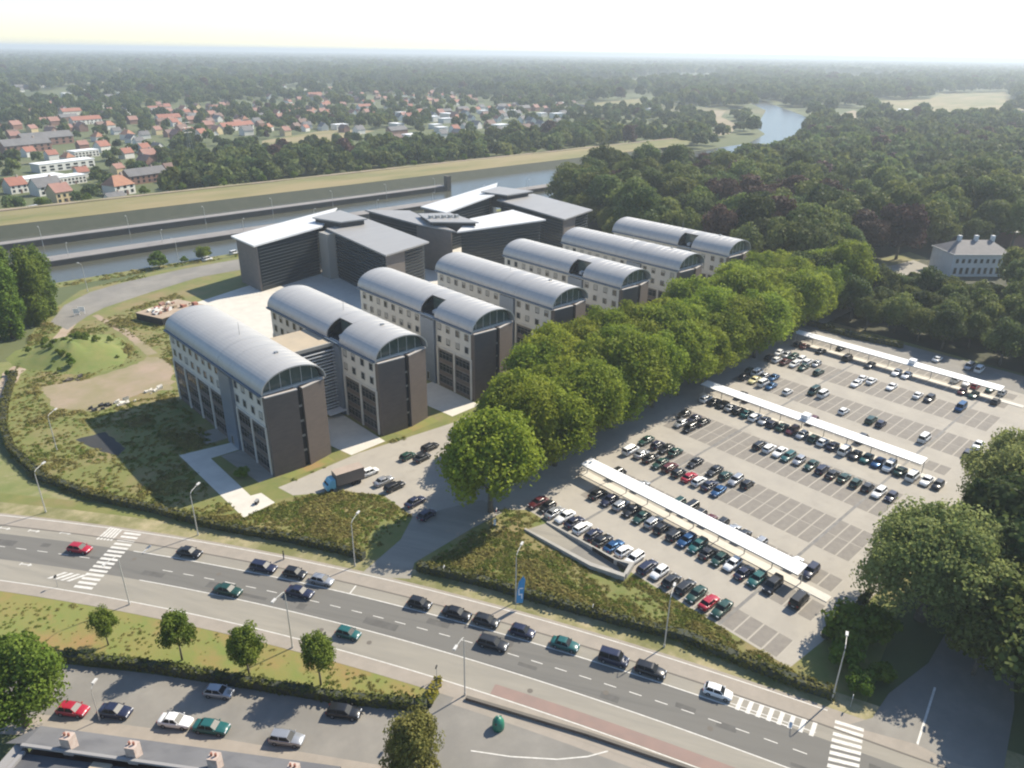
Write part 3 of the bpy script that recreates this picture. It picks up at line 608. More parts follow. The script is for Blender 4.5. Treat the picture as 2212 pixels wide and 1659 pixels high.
slab('raised_core', [(179.2,246.3),(173.4,230.4),(187.3,217.8),(190.4,239.9)], [19.6]*4, .45, 'roof_grey', bb); MB().prism([(179.4,245),(175,230.6),(187,219.4),(189.4,239)], 14, 19.1).build('core_wall', mm['dark'], bb)
for k in range(5): MB().box(177+k*2.2, 178.4+k*2.2, 235-k*1.3, 236.6-k*1.3, 19.6, 20.7).build('roof_unit', mm['steel'], bb)
bb = empty('office_block', (0, 0, 0), label='farthest V-plan office block, next to the wood, with a glare-white and a grey sloped roof', cat='office building', group='sloped-roof office blocks by the canal')
arm(bb, [(197.1,268.9),(196.8,250.1),(230.6,256.9),(255.9,283)], [17,17.2,20,19.8], 'roof_grey_glare'); arm(bb, [(230.3,255.2),(224.4,206.8),(247.4,211.6),(253.6,254.8)], [18.2,17.6,18,18.4], 'roof_grey')
slab('raised_core', [(229.6,265.4),(232.6,250.4),(249.5,250.8),(245.4,270.4)], [20.6]*4, .5, 'roof_grey', bb); MB().prism([(231,264),(233.6,252),(248,252.4),(244.6,268.6)], 14, 20.05).build('core_wall', mm['dark'], bb)

# ---- mansion at the right
a = math.atan2(75-90.2, 342.1-324.4)
e = empty('mansion', (325.6, 89.2, 0), a, label='white mansion with many tall windows and grey hipped roof among the trees', cat='mansion')
MB().box(0, 23.4, .0, 15, 0, 8.6).build('wall', mm['white_wall'], e)
MB().box(-.5, 23.9, -.5, 15.5, 8.6, 9.1).build('cornice', mm['trim'], e)
rf = MB().add([(-.3,-.3,9.1),(23.7,-.3,9.1),(23.7,15.3,9.1),(-.3,15.3,9.1),(5,7.5,13.2),(18.5,7.5,13.2)], [(0,1,5,4),(1,2,5),(2,3,4,5),(3,0,4)]).build('roof', mm['mansion_slate'], e)
for x in (4.6, 11.5, 18.4): MB().box(x, x+1.3, 6.8, 8.1, 11.6, 15).build('chimney', mm['white_wall'], rf)
def wmesh_y(wd, h):
    b = MB(); b.box(-wd/2, wd/2, -.12, -.004, -h/2, h/2); b.cur = 1; b.box(-wd/2+.12, wd/2-.12, -.14, -.121, -h/2+.12, h/2-.12); return b.mesh('window', [mm['trim'], mm['glass']])
wm = wmesh_y(1.35, 2.7); wm2 = wmesh_y(1.35, 1.9)
for k in range(9): obj('window', wm, e, (1.7+k*2.5, 0, 2.4)); obj('window', wm2, e, (1.7+k*2.5, 0, 6.4))
sheet('mansion_court', [(306,114.6),(342.3,109),(336,100),(324,97),(306.5,105.5)], .02, mm['concrete_lane'], 'structure'); sheet('mansion_lawn', [(316,122),(356,116),(350,106),(312,113)], .016, mm['dry_grass'], 'structure')
# ---- white-roofed shed at the right edge
e = empty('shed', (400, 88, 0), -.7, label='white-roofed brick outbuilding at the right edge of the wood', cat='shed')
MB().box(0, 22, 0, 10, 0, 7).build('wall', mm['house_brick'], e); MB().box(-.3, 22.3, -.3, 10.3, 7, 7.4).build('roof', mm['canopy'], e); MB().box(6, 20, 6, 18, 7.4, 11).build('upper_storey', mm['house_brick'], e)

# ---- terrace at the bottom left (seen from above)
A_, B2 = Vector((3.6, 83.4)), Vector((26.4, 55.2)); ang = math.atan2(B2.y-A_.y, B2.x-A_.x); Lh = (B2-A_).length
e = empty('terrace_house', (A_.x, A_.y, 0), ang, label='row of terraced houses with dark slate roof and brick chimneys at the lower left', cat='house')
MB().box(0, Lh, -12, -.4, 0, 5.6).build('wall', mm['house_brick'], e)
rf = MB().add([(-1,0,5.9),(Lh,0,5.9),(Lh,-4.4,8.5),(1.0,-4.4,8.5),(-1,0,5.6),(Lh,0,5.6),(-2.4,-3.6,7.0)], [(3,2,1,0),(0,1,5,4),(0,6,3)]).build('roof', mm['slate'], e)
MB().box(.9, Lh, -4.75, -4.4, 8.35, 8.62).build('ridge_cap', mm['ridge'], rf)
MB().box(.95, Lh, -11.6, -4.8, 5.6, 7.5).build('flat_roof', mm['bitumen'], e)
for x in (.9, 9.6): MB().box(x, x+(.5 if x < 2 else 2.3), -11.6, -4.8, 7.52, 7.9 if x < 2 else 7.75).build('party_wall', mm['ridge'] if x < 2 else mm['tan_roof'], e)
MB().box(-.6, .6, -11, -3.8, 5.6, 7.6).build('end_parapet', mm['ridge'], e)
for x in (5.6, 13.4, 23.0, 32.0):
    c = MB().box(x, x+1.15, -4.3, -3.2, 7.4, 9.9).build('chimney', mm['chimney_brick'], rf)
    for k in range(2): MB().tube([(x+.32+k*.5, -3.75, 9.92), (x+.32+k*.5, -3.75, 10.3)], .13, 8).build('chimney_pot', mm['red_tile'], c)
for x in (3, 8, 13.2, 18, 23, 28, 33): MB().box(x, x+1.1, -.39, -.3, 3.2, 4.8).build('window', mm['glass'], e)
e = empty('red_roof_house', (-1.2, 74.2, 0), ang, label='corner of a red tiled roof at the bottom left edge', cat='house')
MB().box(-6, 0, -7, 0, 0, 4.4).build('wall', mm['house_brick'], e)
MB().add([(-6.3,.3,4.3),(.3,.3,4.3),(.3,-7.3,4.3),(-6.3,-7.3,4.3),(-6.3,-3.5,7),(.3,-3.5,7)], [(0,4,5,1),(2,5,4,3),(0,3,4),(1,5,2)]).build('roof', mm['red_tile'], e)

# ---- car-park canopies
def canopy(x0, y0, y1, label, kiosk=None):
    e = empty('walkway_canopy', (x0, 0, 0), label=label, cat='canopy', group='long white canopies in the car park')
    n = int((y1-y0)/5.2); d = (y1-y0)/n
    rp = MB().add([(-.5,.02,3.0),(2.8,.02,3.25),(2.8,d-.02,3.25),(-.5,d-.02,3.0),(-.5,.02,2.88),(2.8,.02,3.13),(2.8,d-.02,3.13),(-.5,d-.02,2.88)], [(0,1,2,3),(7,6,5,4),(0,4,5,1),(1,5,6,2),(2,6,7,3),(3,7,4,0)]).mesh('roof_panel', mm['canopy'])
    po = MB().box(1.55, 1.7, -.08, .08, 0, 3.0).mesh('post', mm['steel'])
    for k in range(n): obj('roof_panel', rp, e, (0, y0+k*d, 0)); obj('post', po, e, (0, y0+k*d+.1, 0))
    obj('post', po, e, (0, y1-.1, 0))
    MB().box(-.58, -.5, y0, y1, 2.8, 3.06).build('fascia', mm['steel'], e)
    if kiosk:
        MB().box(.2, 2.2, kiosk, kiosk+1.6, 3.3, 4.3).build('ticket_box', mm['canopy'], e)
canopy(101.2, 38, 85.5, 'white walkway canopy nearest the road'); canopy(154.0, 38, 92, 'white walkway canopy in the middle of the car park', 63.5); canopy(208.4, 38.6, 95, 'white walkway canopy farthest across the car park', 60)

# ================================================================== CARS
PAINT = dict(W=('white', (.72, .72, .70)), S=('silver', (.36, .37, .38)), D=('dark grey', (.045, .048, .052)), K=('black', (.012, .013, .015)), N=('navy', (.016, .020, .045)),
             B=('blue', (.025, .085, .19)), G=('dark green', (.012, .048, .036)), T=('teal', (.014, .090, .085)), R=('red', (.33, .014, .03)), M=('maroon', (.085, .016, .018)), Y=('pale yellow', (.62, .56, .30)))
PM = {k: mat('paint_'+v[0].replace(' ', '_'), v[1], .28, metal=(.5 if k in 'SDB' else 0), spec=.6) for k, v in PAINT.items()}
def loft(b, st, close=True):     # stations: (x, [(y, z), ...]) right half mirrored
    n = None; base = len(b.v)
    for x, sec in st:
        ring = [(x, y, z) for y, z in sec]+[(x, -y, z) for y, z in reversed(sec)]
        n = len(ring); b.v += ring
    for i in range(len(st)-1):
        for k in range(n):
            b.f.append((base+i*n+k, base+i*n+(k+1) % n, base+(i+1)*n+(k+1) % n, base+(i+1)*n+k)); b.m.append(b.cur)
    if close:
        b.f.append(tuple(base+k for k in range(n-1, -1, -1))); b.m.append(b.cur)
        b.f.append(tuple(base+(len(st)-1)*n+k for k in range(n))); b.m.append(b.cur)
CARS = {   # length, width, height, hood x, windscreen top x, roof end x, tail glass x, belt, rear deck z
    'hatchback': dict(L=3.9, W=1.66, H=1.43, ws0=.85, ws1=.25, r1=-1.35, rg=-1.78, belt=.90, hood=.84, deck=.88),
    'saloon': dict(L=4.45, W=1.72, H=1.41, ws0=.85, ws1=.22, r1=-1.0, rg=-1.55, belt=.90, hood=.84, deck=.93),
    'estate': dict(L=4.5, W=1.73, H=1.46, ws0=.9, ws1=.28, r1=-1.85, rg=-2.1, belt=.92, hood=.86, deck=.90),
    'van': dict(L=4.4, W=1.78, H=1.82, ws0=1.25, ws1=.75, r1=-2.0, rg=-2.16, belt=1.05, hood=.98, deck=1.0)}
def sect(w, z0, z1): return [(w*.86, z0), (w, z0+.12), (w, z0+(z1-z0)*.62), (w*.95, z1-.05), (w*.86, z1)]
CM = {}
def car_meshes(t):
    if t in CM: return CM[t]
    p = CARS[t]; L, W, Hh = p['L']/2, p['W']/2, p['H']
    def body(m):
        b = MB()
        loft(b, [(-L, sect(W*.80, .34, p['deck']-.12)), (-L+.12, sect(W*.93, .24, p['deck'])), (p['rg'], sect(W*.98, .2, p['belt']+.01)), (-L*.5, sect(W, .19, p['belt'])), (0, sect(W, .19, p['belt'])),
                 (p['ws0'], sect(W*.99, .19, p['belt'])), (L*.72, sect(W*.96, .2, p['hood']-.03)), (L-.22, sect(W*.88, .22, p['hood']-.14)), (L, sect(W*.72, .32, p['hood']-.26))])
        b.box(-.2+p['ws0'], -.06+p['ws0'], W, W+.14, p['belt']+.02, p['belt']+.16); b.box(-.2+p['ws0'], -.06+p['ws0'], -W-.14, -W, p['belt']+.02, p['belt']+.16)
        return b.mesh('body', m, True)
    def glass():
        b = MB(); zb = p['belt']-.03; zt = Hh-.05
        loft(b, [(p['rg'], [(W*.84, zb), (W*.80, zb+.03)]), (p['r1'], [(W*.88, zb), (W*.73, zt)]), (p['ws1'], [(W*.88, zb), (W*.74, zt)]), (p['ws0'], [(W*.86, zb), (W*.82, zb+.04)])])
        return b.mesh('windows', mm['car_glass'])
    def roof(m):
        b = MB(); z = Hh-.05
        loft(b, [(p['r1']-.06, [(W*.70, z-.03), (W*.60, z+.01)]), ((p['r1']*.6+p['ws1']*.4), [(W*.745, z-.01), (W*.62, z+.05)]), (p['ws1']-.2, [(W*.745, z-.01), (W*.62, z+.045)]), (p['ws1']+.06, [(W*.71, z-.03), (W*.60, z+.01)])])
        for s in (-1, 1):
            for (xa, za, ya), (xb, zb, yb) in ((((p['ws1'], z, W*.74)), ((p['ws0'], p['belt'], W*.88))), (((p['r1'], z, W*.73)), ((p['rg'], p['belt'], W*.86))), (((p['ws1']+p['r1'])*.5, z, W*.75), ((p['ws1']+p['r1'])*.5, p['belt'], W*.90))):
                b.tube([(xa, s*ya, za), (xb, s*yb, zb)], .055, 4)
        return b.mesh('roof', m)
    wb = MB(); wb.tube([(0, -.1, 0), (0, .1, 0)], .31, 14); wb.cur = 1; wb.tube([(0, -.115, 0), (0, .115, 0)], .19, 10)
    CM[t] = dict(body={}, roof={}, bf=body, rf=roof, glass=glass(), wheel=wb.mesh('wheel', [mm['tyre'], mm['rim']]), p=p,
                 head=MB().box(-.04, .05, -.2, .2, -.07, .07).mesh('headlight', mm['headlight']), tail=MB().box(-.05, .04, -.13, .13, -.11, .11).mesh('tail_light', mm['taillight']), plate=MB().box(-.02, .02, -.24, .24, -.05, .05).mesh('number_plate', mm['plate']))
    return CM[t]
def car(t, c, x, y, rz, label, group, lights=True, name='parked_car', z=.02):
    m = car_meshes(t); p = m['p']
    if c not in m['body']: m['body'][c] = m['bf'](PM[c]); m['roof'][c] = m['rf'](PM[c])
    e = empty(name, (x, y, z), rz, label=label, cat='car', group=group); e.scale = (rnd.uniform(.95, 1.06), rnd.uniform(.97, 1.03), rnd.uniform(.96, 1.05))
    obj('body', m['body'][c], e); obj('windows', m['glass'], e); obj('roof', m['roof'][c], e)
    L, W = p['L']/2, p['W']/2
    for sx in (-1, 1):
        for sy in (-1, 1): obj('wheel', m['wheel'], e, (sx*L*.6, sy*(W-.09), .31))
    if lights:
        for s in (-1, 1): obj('headlight', m['head'], e, (L-.14, s*W*.62, p['hood']-.24)); obj('tail_light', m['tail'], e, (-L+.05, s*W*.72, p['deck']-.2))
        obj('number_plate', m['plate'], e, (-L-.005, 0, .52))
    return e
ROWS = {'R1':(87,'M84.0 K81.7 S79.4 W77.1 N74.8 W72.5 N69.8 K67.5 B65.2 W62.9 W60.4 N57.6 W55.3 D52.7 D50.2 G47.9 R45.6 G43.3','row along the roadside hedge'),
'R2':(98,'K78.1 N75.2 S72.7 K69.9 G67.3 S64.9 K62.6 D59.8 B57.5 T55.2 D52.7 G50.4 W48.1 N45.7 T43.4 D40.7 K36.0','row before the nearest canopy'),
'R3':(106.7,'K80.3 S74.2 G65.5 K62.9 K60.6 M58.3 D56.0 S53.7 D51.4 S48.1 W41.1 N38.2','row half under the nearest canopy'),
'R4':(116.8,'W84.9 S82.2 K79.8 G77.0 M74.7 K72.2 R69.6 W67.3 N65.0 B62.7','near half, double row behind nearest canopy'),
'R5':(122.9,'G85.3 N82.4 K80.0 G77.7 D72.3 D67.6 G64.9 S62.6 K60.2','far half, double row behind nearest canopy'),
'R6':(135.2,'S85.0 K82.3','near half, second double row'),
'R7':(140.2,'K87.3 N84.4 K82.0 K67.0 W64.7 W62.4 T60.1 S57.7 G55.1 N52.7 K50.3 G48.0 G45.4 D43.1 W40.8 N38.4','far half, second double row'),
'R8':(152.0,'W88.7 K86.4 K84.1 S81.8 K79.5 T77.2 W74.9 S72.6 N70.3 G68.0 M65.6 S63.0 G60.3 W58.0 N55.7 W52.9 K50.5 T48.2 B45.8 W43.4 G41.1 W38.5 W36.0 K33.7','row before the middle canopy'),
'R9':(160.2,'K83.9 M81.6 M64.8 D52.8','row behind the middle canopy'),
'S3a':(171.6,'K89.8 Y86.8 W84.1 B81.8 W77.1 W62.2 G55.6 N53.2 W43.3 N34.0','near half, double row behind middle canopy'),
'S3b':(177.0,'G91.1 W88.8 S86.5 B84.2 G72.6 W70.0 W33.8','far half, double row behind middle canopy'),
'S4a':(190,'D92.2 W89.9 M87.6 W85.0 G82.2 G77.7 W67.4','near half, last double row'),
'S4b':(195.2,'W92.5 S90.2 G87.9 W85.6 W83.3 S81.0 W67.7 W65.4 W60.1 W53.3 D50.7 B43.3','far half, last double row'),
'R10':(206.2,'K92.2 M89.9 D84.8 K77.0 D70.4 W63.0 W60.4 M46.4 G43.6 D38.5','row before the farthest canopy'),
'R11':(213.6,'K81.9 W50.3 W47.6 R45.3 G42.0 S39.1','row behind the farthest canopy'),
'R12':(226,'W59.3 S50.9 W48.4','shade of the trees past the farthest canopy')}
for rk, (x, s, desc) in ROWS.items():
    for i, it in enumerate(s.split()):
        c, y = it[0], float(it[1:]); t = rnd.choice(['hatchback', 'hatchback', 'saloon', 'saloon', 'estate', 'van' if rnd.random() < .4 else 'saloon'])
        if c in 'W' and rnd.random() < .25: t = 'van'
        lab = '%s %s, %s from the avenue, %s' % (PAINT[c][0], t, ORD[i+1], desc)
        car(t, c, x+rnd.uniform(-.3, .3), y+rnd.uniform(-.1, .1), rnd.choice([0, math.pi])+rnd.uniform(-.03, .03), lab, 'cars in the car park', lights=(x < 150), z=.03)
def road_ang(y): d = road_pt(y-1, 0)-road_pt(y+1, 0); return math.atan2(d.y, d.x)
RC = [(17.6,127.1,'R','hatchback','red hatchback driving up to the left zebra crossing',1,'driven_car'),(31.2,113.3,'K','saloon','black saloon parked alone just right of the left zebra crossing',0,'parked_car'),
 (38.8,101.1,'N','estate','navy estate at the kerb with a person standing beside it',0,'parked_car'),(41.9,96.1,'K','hatchback','black hatchback between the navy estate and the silver car at the kerb',0,'parked_car'),(44.3,91.5,'S','hatchback','silver hatchback last in the kerb row before the driveway',0,'parked_car'),
 (31.9,99.4,'G','saloon','dark green saloon driving on the near lane left of the driveway',1,'driven_car'),(40.2,91.2,'N','saloon','navy saloon driving on the main road behind the tall lamp post',1,'driven_car'),
 (41.0,78.1,'T','hatchback','teal hatchback driving on the near edge of the main road',1,'driven_car'),(52.8,76.2,'K','hatchback','black hatchback, first kerb car right of the driveway',0,'parked_car'),(55.7,70.5,'K','saloon','black saloon, second kerb car right of the driveway',0,'parked_car'),
 (58.0,66.2,'D','hatchback','dark grey hatchback at the kerb below the blue banner',0,'parked_car'),(60.5,60.8,'N','hatchback','navy hatchback at the kerb right of the blue banner',0,'parked_car'),(55.6,62.0,'D','estate','dark grey estate driving beside the kerb cars at the blue banner',1,'driven_car'),
 (63.3,54.7,'T','saloon','teal saloon parked at the kerb of the main road',0,'parked_car'),(66.4,48.0,'N','van','navy people carrier parked at the kerb',0,'parked_car'),(68.6,43.1,'K','estate','black estate parked at the kerb behind the people carrier',0,'parked_car'),(72.3,34.5,'W','hatchback','white hatchback parked just before the hatched road marking',0,'parked_car')]
for x, y, c, t, lab, drive, nm in RC: car(t, c, x, y, road_ang(y)+(math.pi if drive and x-cx_(y) > 0 else 0)*0, lab, 'cars on the main road', name=nm, z=.016)
sa = math.atan2(-14.5, 11.9)
for x, y, c, t, lab in [(6.9,90.3,'R','hatchback','red hatchback half hidden by the big round tree at the lower left'),(10.9,86.3,'N','saloon','navy saloon parked in front of the slate roofs'),(16.1,79.4,'W','saloon','white saloon parked in front of the slate roofs'),
    (19.1,75.4,'T','saloon','teal saloon next to the white saloon before the slate roofs'),(22.2,80.3,'S','hatchback','silver car across the lower street, by the hedge'),(25.4,67.3,'S','estate','silver estate parked in front of the right end of the slate roofs'),(32.9,66.0,'K','estate','black estate in the lower street by the end of the hedge')]:
    car(t, c, x, y, sa, lab, 'cars in the lower left street', z=.02)
for x, y, c, t, lab, a in [(69.1,115.2,'W','hatchback','white hatchback right behind the lorry',0),(69.2,110.4,'S','saloon','silver saloon on the service yard by the weeds',0.05),(69.6,107.2,'K','estate','black estate on the service yard by the weeds',0.05),
    (78.7,115.4,'G','hatchback','dark green car, first beside the big avenue tree on the service yard',.1),(80.6,112.8,'D','saloon','dark grey saloon, second beside the big avenue tree on the service yard',.1),(84.7,115.4,'K','estate','black estate behind two cars beside the big avenue tree',.1),
    (69.4,100.0,'N','saloon','navy saloon in the shade by the driveway',.1),(68.4,95.0,'N','hatchback','navy hatchback in the shade nearest the road on the driveway',.15)]:
    car(t, c, x, y, a, lab, 'cars on the service yard', z=.03)
for p, lab in (((448,563), 'white van parked on the canal road'), ((507,549), 'white van on the canal road beside the brick pier')): q = g(*p); car('van', 'W', q.x, q.y, .2, lab, 'vans on the canal road')
# ---- lorry
e = empty('lorry', (62.8, 115.1, .02), math.atan2(1.0, -7), label='lorry with light blue cab and brown box body on the service road', cat='lorry')
MB().box(-4.0, 1.9, -1.25, 1.25, 1.0, 3.5).build('box_body', mm['truck_side'], e); MB().box(-4.02, 1.92, -1.27, 1.27, 3.5, 3.56).build('box_roof', mm['truck_box'], e)
b = MB(); loft(b, [(2.1, [(1.15, .6), (1.2, 1.2), (1.15, 2.5), (1.0, 2.62)]), (3.0, [(1.15, .6), (1.2, 1.2), (1.1, 2.5), (.95, 2.58)]), (3.75, [(1.12, .55), (1.18, 1.2), (1.12, 1.5), (1.0, 1.56)]), (4.0, [(1.1, .55), (1.12, 1.15), (1.05, 1.35), (.95, 1.4)])])
cb = b.build('cab', mm['truck_blue'], e); MB().add([(3.02,-1.0,2.45),(3.02,1.0,2.45),(3.76,1.02,1.6),(3.76,-1.02,1.6)], [(0,3,2,1)]).build('windscreen', mm['car_glass'], cb)
MB().box(-4.0, 3.8, -.5, .5, .55, .98).build('chassis', mm['dark'], e)
tw = MB(); tw.tube([(0,-.14,0),(0,.14,0)], .46, 14); tw = tw.mesh('wheel', mm['tyre'])
for x in (3.1, -1.6, -2.8):
    for s in (-1, 1): obj('wheel', tw, e, (x, s*1.05, .46))
for s in (-1, 1): MB().box(3.98, 4.06, s*.75-.16, s*.75+.16, .75, .95).build('headlight', mm['headlight'], e)

# ================================================================== STREET FURNITURE
def lamp(x, y, h, ang, label, arm_=2.2, group='street lamps along the main road', r=.09):
    e = empty('street_lamp', (x, y, 0), ang, label=label, cat='street lamp', group=group)
    MB().tube([(0, 0, 0), (0, 0, h*.6), (0, 0, h-.7)], [r*1.2, r, r*.75], 8).build('pole', mm['lamp_post'], e)
    MB().tube([(0, 0, h-.72), (.12, 0, h-.2), (.55, 0, h+.05), (arm_, 0, h+.25)], [r*.75, r*.7, r*.6, r*.5], 6).build('arm', mm['lamp_post'], e)
    MB().box(arm_-.1, arm_+.75, -.17, .17, h+.16, h+.36).build('lamp_head', mm['trim'], e)
    MB().tube([(0, 0, 0), (0, 0, .5)], r*1.7, 8).build('base', mm['lamp_post'], e)
na = lambda y: road_ang(y)-math.pi/2
for x, y, h, s, lab in [(16.3,144.2,9,0,'street lamp on the far verge at the left edge'),(19.3,107.2,9.5,1,'street lamp on the near side by the left zebra crossing'),(34.5,118.1,9,0,'street lamp at the hedge in front of the paved L path'),(33.7,81.6,10.5,1,'tall street lamp on the near side between the small trees'),
    (50.6,91.6,9,0,'street lamp just left of the driveway'),(46.7,57.8,10.5,1,'street lamp on the near side by the end of the grass island'),(64.6,66.7,9.4,0,'street lamp beside the blue banner'),(74.2,44.8,9.4,0,'street lamp at the hedge below the car-park rows'),(83.0,23.4,9.4,0,'street lamp near the right zebra crossing'),(24.2,168.8,8.5,0,'street lamp inside the weedy corner plot')]:
    lamp(x, y, h, na(min(y, 140))+(math.pi if s else 0)+math.pi*1.0, lab)
k = 0
for x in range(-60, 300, 36): k += 1; lamp(x+21, 373, 8, math.pi/2, '%s lamp from the left on the farther canal pier' % ORD[k], 1.2, 'lamps on the canal piers', .11)
k = 0
for x in range(-60, 330, 37): k += 1; lamp(x+19, 336, 8, -math.pi/2, '%s lamp from the left on the nearer canal pier' % ORD[k], 1.2, 'lamps on the canal piers', .11)
for x, y, lab in ((63.5,288.6,'thin lamp post beside the curve of the canal road'), (102,305,'thin lamp post on the bank between the canal shrubs')): lamp(x, y, 10, 2.0, lab, 1.4, 'lamps by the canal road')
q6 = lambda x, y, z=0: g((x*720/2212)/1.736, (2450+y*720/2212)/1.736, z)
q = q6(1150, 770); lamp(q.x, q.y, 5.6, sa+math.pi/2, 'small lamp post in front of the navy saloon and slate roofs', .6, None, .06)
def signpost(x, y, h, lab, col='steel', rz=0.0):
    e = empty('road_sign', (x, y, 0), rz, label=lab, cat='sign', group='small signs along the road')
    MB().tube([(0, 0, 0), (0, 0, h)], .04, 6).build('post', mm['steel'], e); MB().tube([(0, -.03, h-.3), (0, .0, h-.3)], .32, 14).build('sign_plate', mm[col], e)
for x, y, h, lab in ((37.6,78.8,2.4,'road sign on the near side by the last small tree'),(45.6,62.6,2.6,'road sign at the tip of the grass island'),(12.2,119.4,2.3,'road sign by the left zebra crossing, near side'),(60.2,79.4,2.2,'small sign at the hedge right of the driveway'),(71.4,56.4,2.2,'small sign at the hedge behind the kerb cars'),(43.4,109.6,2.0,'small sign at the hedge opposite the kerb cars'),(83.8,21.2,2.2,'road sign at the right zebra crossing')):
    signpost(x, y, h, lab, 'barrier_white' if x > 58 else 'dark', na(y))
# banner
e = empty('banner', (63.6, 65.6, 0), -.62, label='tall blue banner with a white emblem on a pole by the roadside', cat='banner')
MB().tube([(0, 0, 0), (.05, 0, 2.4), (.3, 0, 4.3), (.9, 0, 5.3)], [.04, .035, .03, .02], 6).build('pole', mm['steel'], e)
outl = [(.04,.9),(.06,2.4),(.31,4.3),(.9,5.28),(1.15,4.6),(1.0,2.8),(.9,.9)]
e.scale = (1.25, 1.25, 1.2)
bn = MB().add([(x, -.012, z) for x, z in outl]+[(x, .012, z) for x, z in outl], [tuple(range(7)), tuple(range(13, 6, -1))]+[(i, 7+i, 7+(i+1) % 7, (i+1) % 7) for i in range(7)]).build('cloth', mm['flag_blue'], e)
for s in (-1, 1):
    b = MB(); b.box(.3, .8, s*.02-.004, s*.02+.004, 2.2, 2.4); b.box(.3, .42, s*.02-.004, s*.02+.004, 2.4, 3.2); b.box(.68, .8, s*.02-.004, s*.02+.004, 1.6, 2.2); b.box(.42, .9, s*.02-.004, s*.02+.004, 3.2, 3.38); b.build('emblem', mm['flag_white'], bn)
# recycling container
e = empty('recycling_container', (46.5, 50.8, 0), .4, label='green domed recycling container on the grey forecourt', cat='container')
MB().tube([(0,0,.0),(0,0,.5),(0,0,1.2),(0,0,1.65),(0,0,1.9)], [.78,.82,.76,.52,.16], 16).build('dome', mm['bin_green'], e, True)
MB().tube([(0,0,1.9),(0,0,2.1)], .1, 8).build('lifting_lug', mm['steel'], e)
for a in (0, math.pi): MB().tube([(.6*math.cos(a),.6*math.sin(a),1.3),(.8*math.cos(a),.8*math.sin(a),1.35)], .13, 10).build('slot', mm['dark'], e)
# forecourt wall, its thin shadow line put into the dark colour
b = MB(); A1 = [Vector((46.4,57.2)), Vector((54.2,42.1)), Vector((60.4,28.7))]
e = empty('low_wall', (0, 0, 0), label='long low wall, shadow line in its dark colour, along the grey forecourt', cat='wall')
for i in range(2):
    d = (A1[i+1]-A1[i]).normalized(); n = Vector((-d.y, d.x))*.18
    MB().prism([A1[i]-n, A1[i+1]-n, A1[i+1]+n, A1[i]+n][::-1], 0, .42).build('wall_run', mm['soil'], e); n2 = n*1.25
    MB().prism([A1[i]-n2, A1[i+1]-n2, A1[i+1]+n2, A1[i]+n2][::-1], .42, .5).build('coping', mm['gutter'], e)
# concrete ramp by the car park
e = empty('ramp', (0, 0, 0), label='concrete cellar ramp with pale walls beside the car park hedge row', cat='ramp')
MB().prism([(79,79.6),(79.4,79.8),(80.4,64.6),(82.2,58.6),(81.4,58.2),(79.6,64.2)], 0, [.4,.4,.8,1.0,1.0,.8]).build('outer_wall', mm['ramp_wall'], e)
MB().prism([(83.7,78.6),(84.1,78.6),(84.1,62),(85.6,59.4),(82.2,58.4),(82.0,58.9),(84.6,59.8),(83.7,62)], 0, [.3,.3,1.1,1.1,1.0,1.0,1.1,1.1]).build('inner_wall', mm['ramp_wall'], e)
quad('ramp_floor', [(79.4,79.6),(83.7,78.6),(83.7,70),(80.1,70)], .02, mm['concrete_lane'], e); quad('ramp_slope', [(80.1,70),(83.7,70),(83.7,61.5),(82.2,58.7),(80.5,64.6)], .022, mm['street'], e)
for y0, y1 in ((62.4, 67.2), (59.8, 61.6)): MB().box(83.62, 83.69, y0, y1, .15, 1.0).build('opening', mm['dark'], e)
# barrier, white hoarding, site skip
e = empty('gate_barrier', (76.2, 84.6, 0), .75, label='striped lifting barrier at the driveway', cat='barrier')
MB().box(-.2, .2, -.2, .2, 0, 1.1).build('post', mm['barrier_white'], e)
for k in range(5): MB().box(.2+k*.8, 1.0+k*.8, -.05, .05, .9, 1.02).build('boom', mm['barrier_red' if k % 2 else 'barrier_white'], e)
for p, lab in (((167,682), 'left white board on legs at the bend of the canal road'), ((178,678), 'right white board on legs at the bend of the canal road')):
    q = g(*p); e = empty('notice_board', (q.x, q.y, 0), -.5, label=lab, cat='sign', group='white boards by the canal road')
    MB().box(-.9, .9, -.05, .05, .8, 2.4).build('board', mm['barrier_white'], e)
    for s in (-.8, .8): MB().box(s-.05, s+.05, -.08, .08, 0, .8).build('leg', mm['barrier_white'], e)
q = g(368, 672, 1.5); e = empty('site_platform', (q.x, q.y, 0), .35, label='low platform piled with site rubble behind the first arched wing', cat='platform'); e.scale = (1.35, 1.2, 1)
MB().box(-6, 6, -5, 5, 0, 2.2).build('base', mm['dark'], e); MB().box(-6.1, 6.1, -5.1, 5.1, 2.2, 2.4).build('deck', mm['dirt'], e)
rr = random.Random(3)
for k in range(26):
    x, y, s = rr.uniform(-5.2, 4.6), rr.uniform(-4.4, 3.8), rr.uniform(.5, 1.5)
    MB().prism([(x,y),(x+s,y+.1),(x+s*1.1,y+s*.8),(x-.1,y+s*.7)], 2.4, [2.4+s*rr.uniform(.3,1) for _ in range(4)]).build('rubble', mm[rr.choice(['slab', 'soil', 'house_brick', 'red_tile', 'sand', 'house_brick', 'white_wall'])], e)
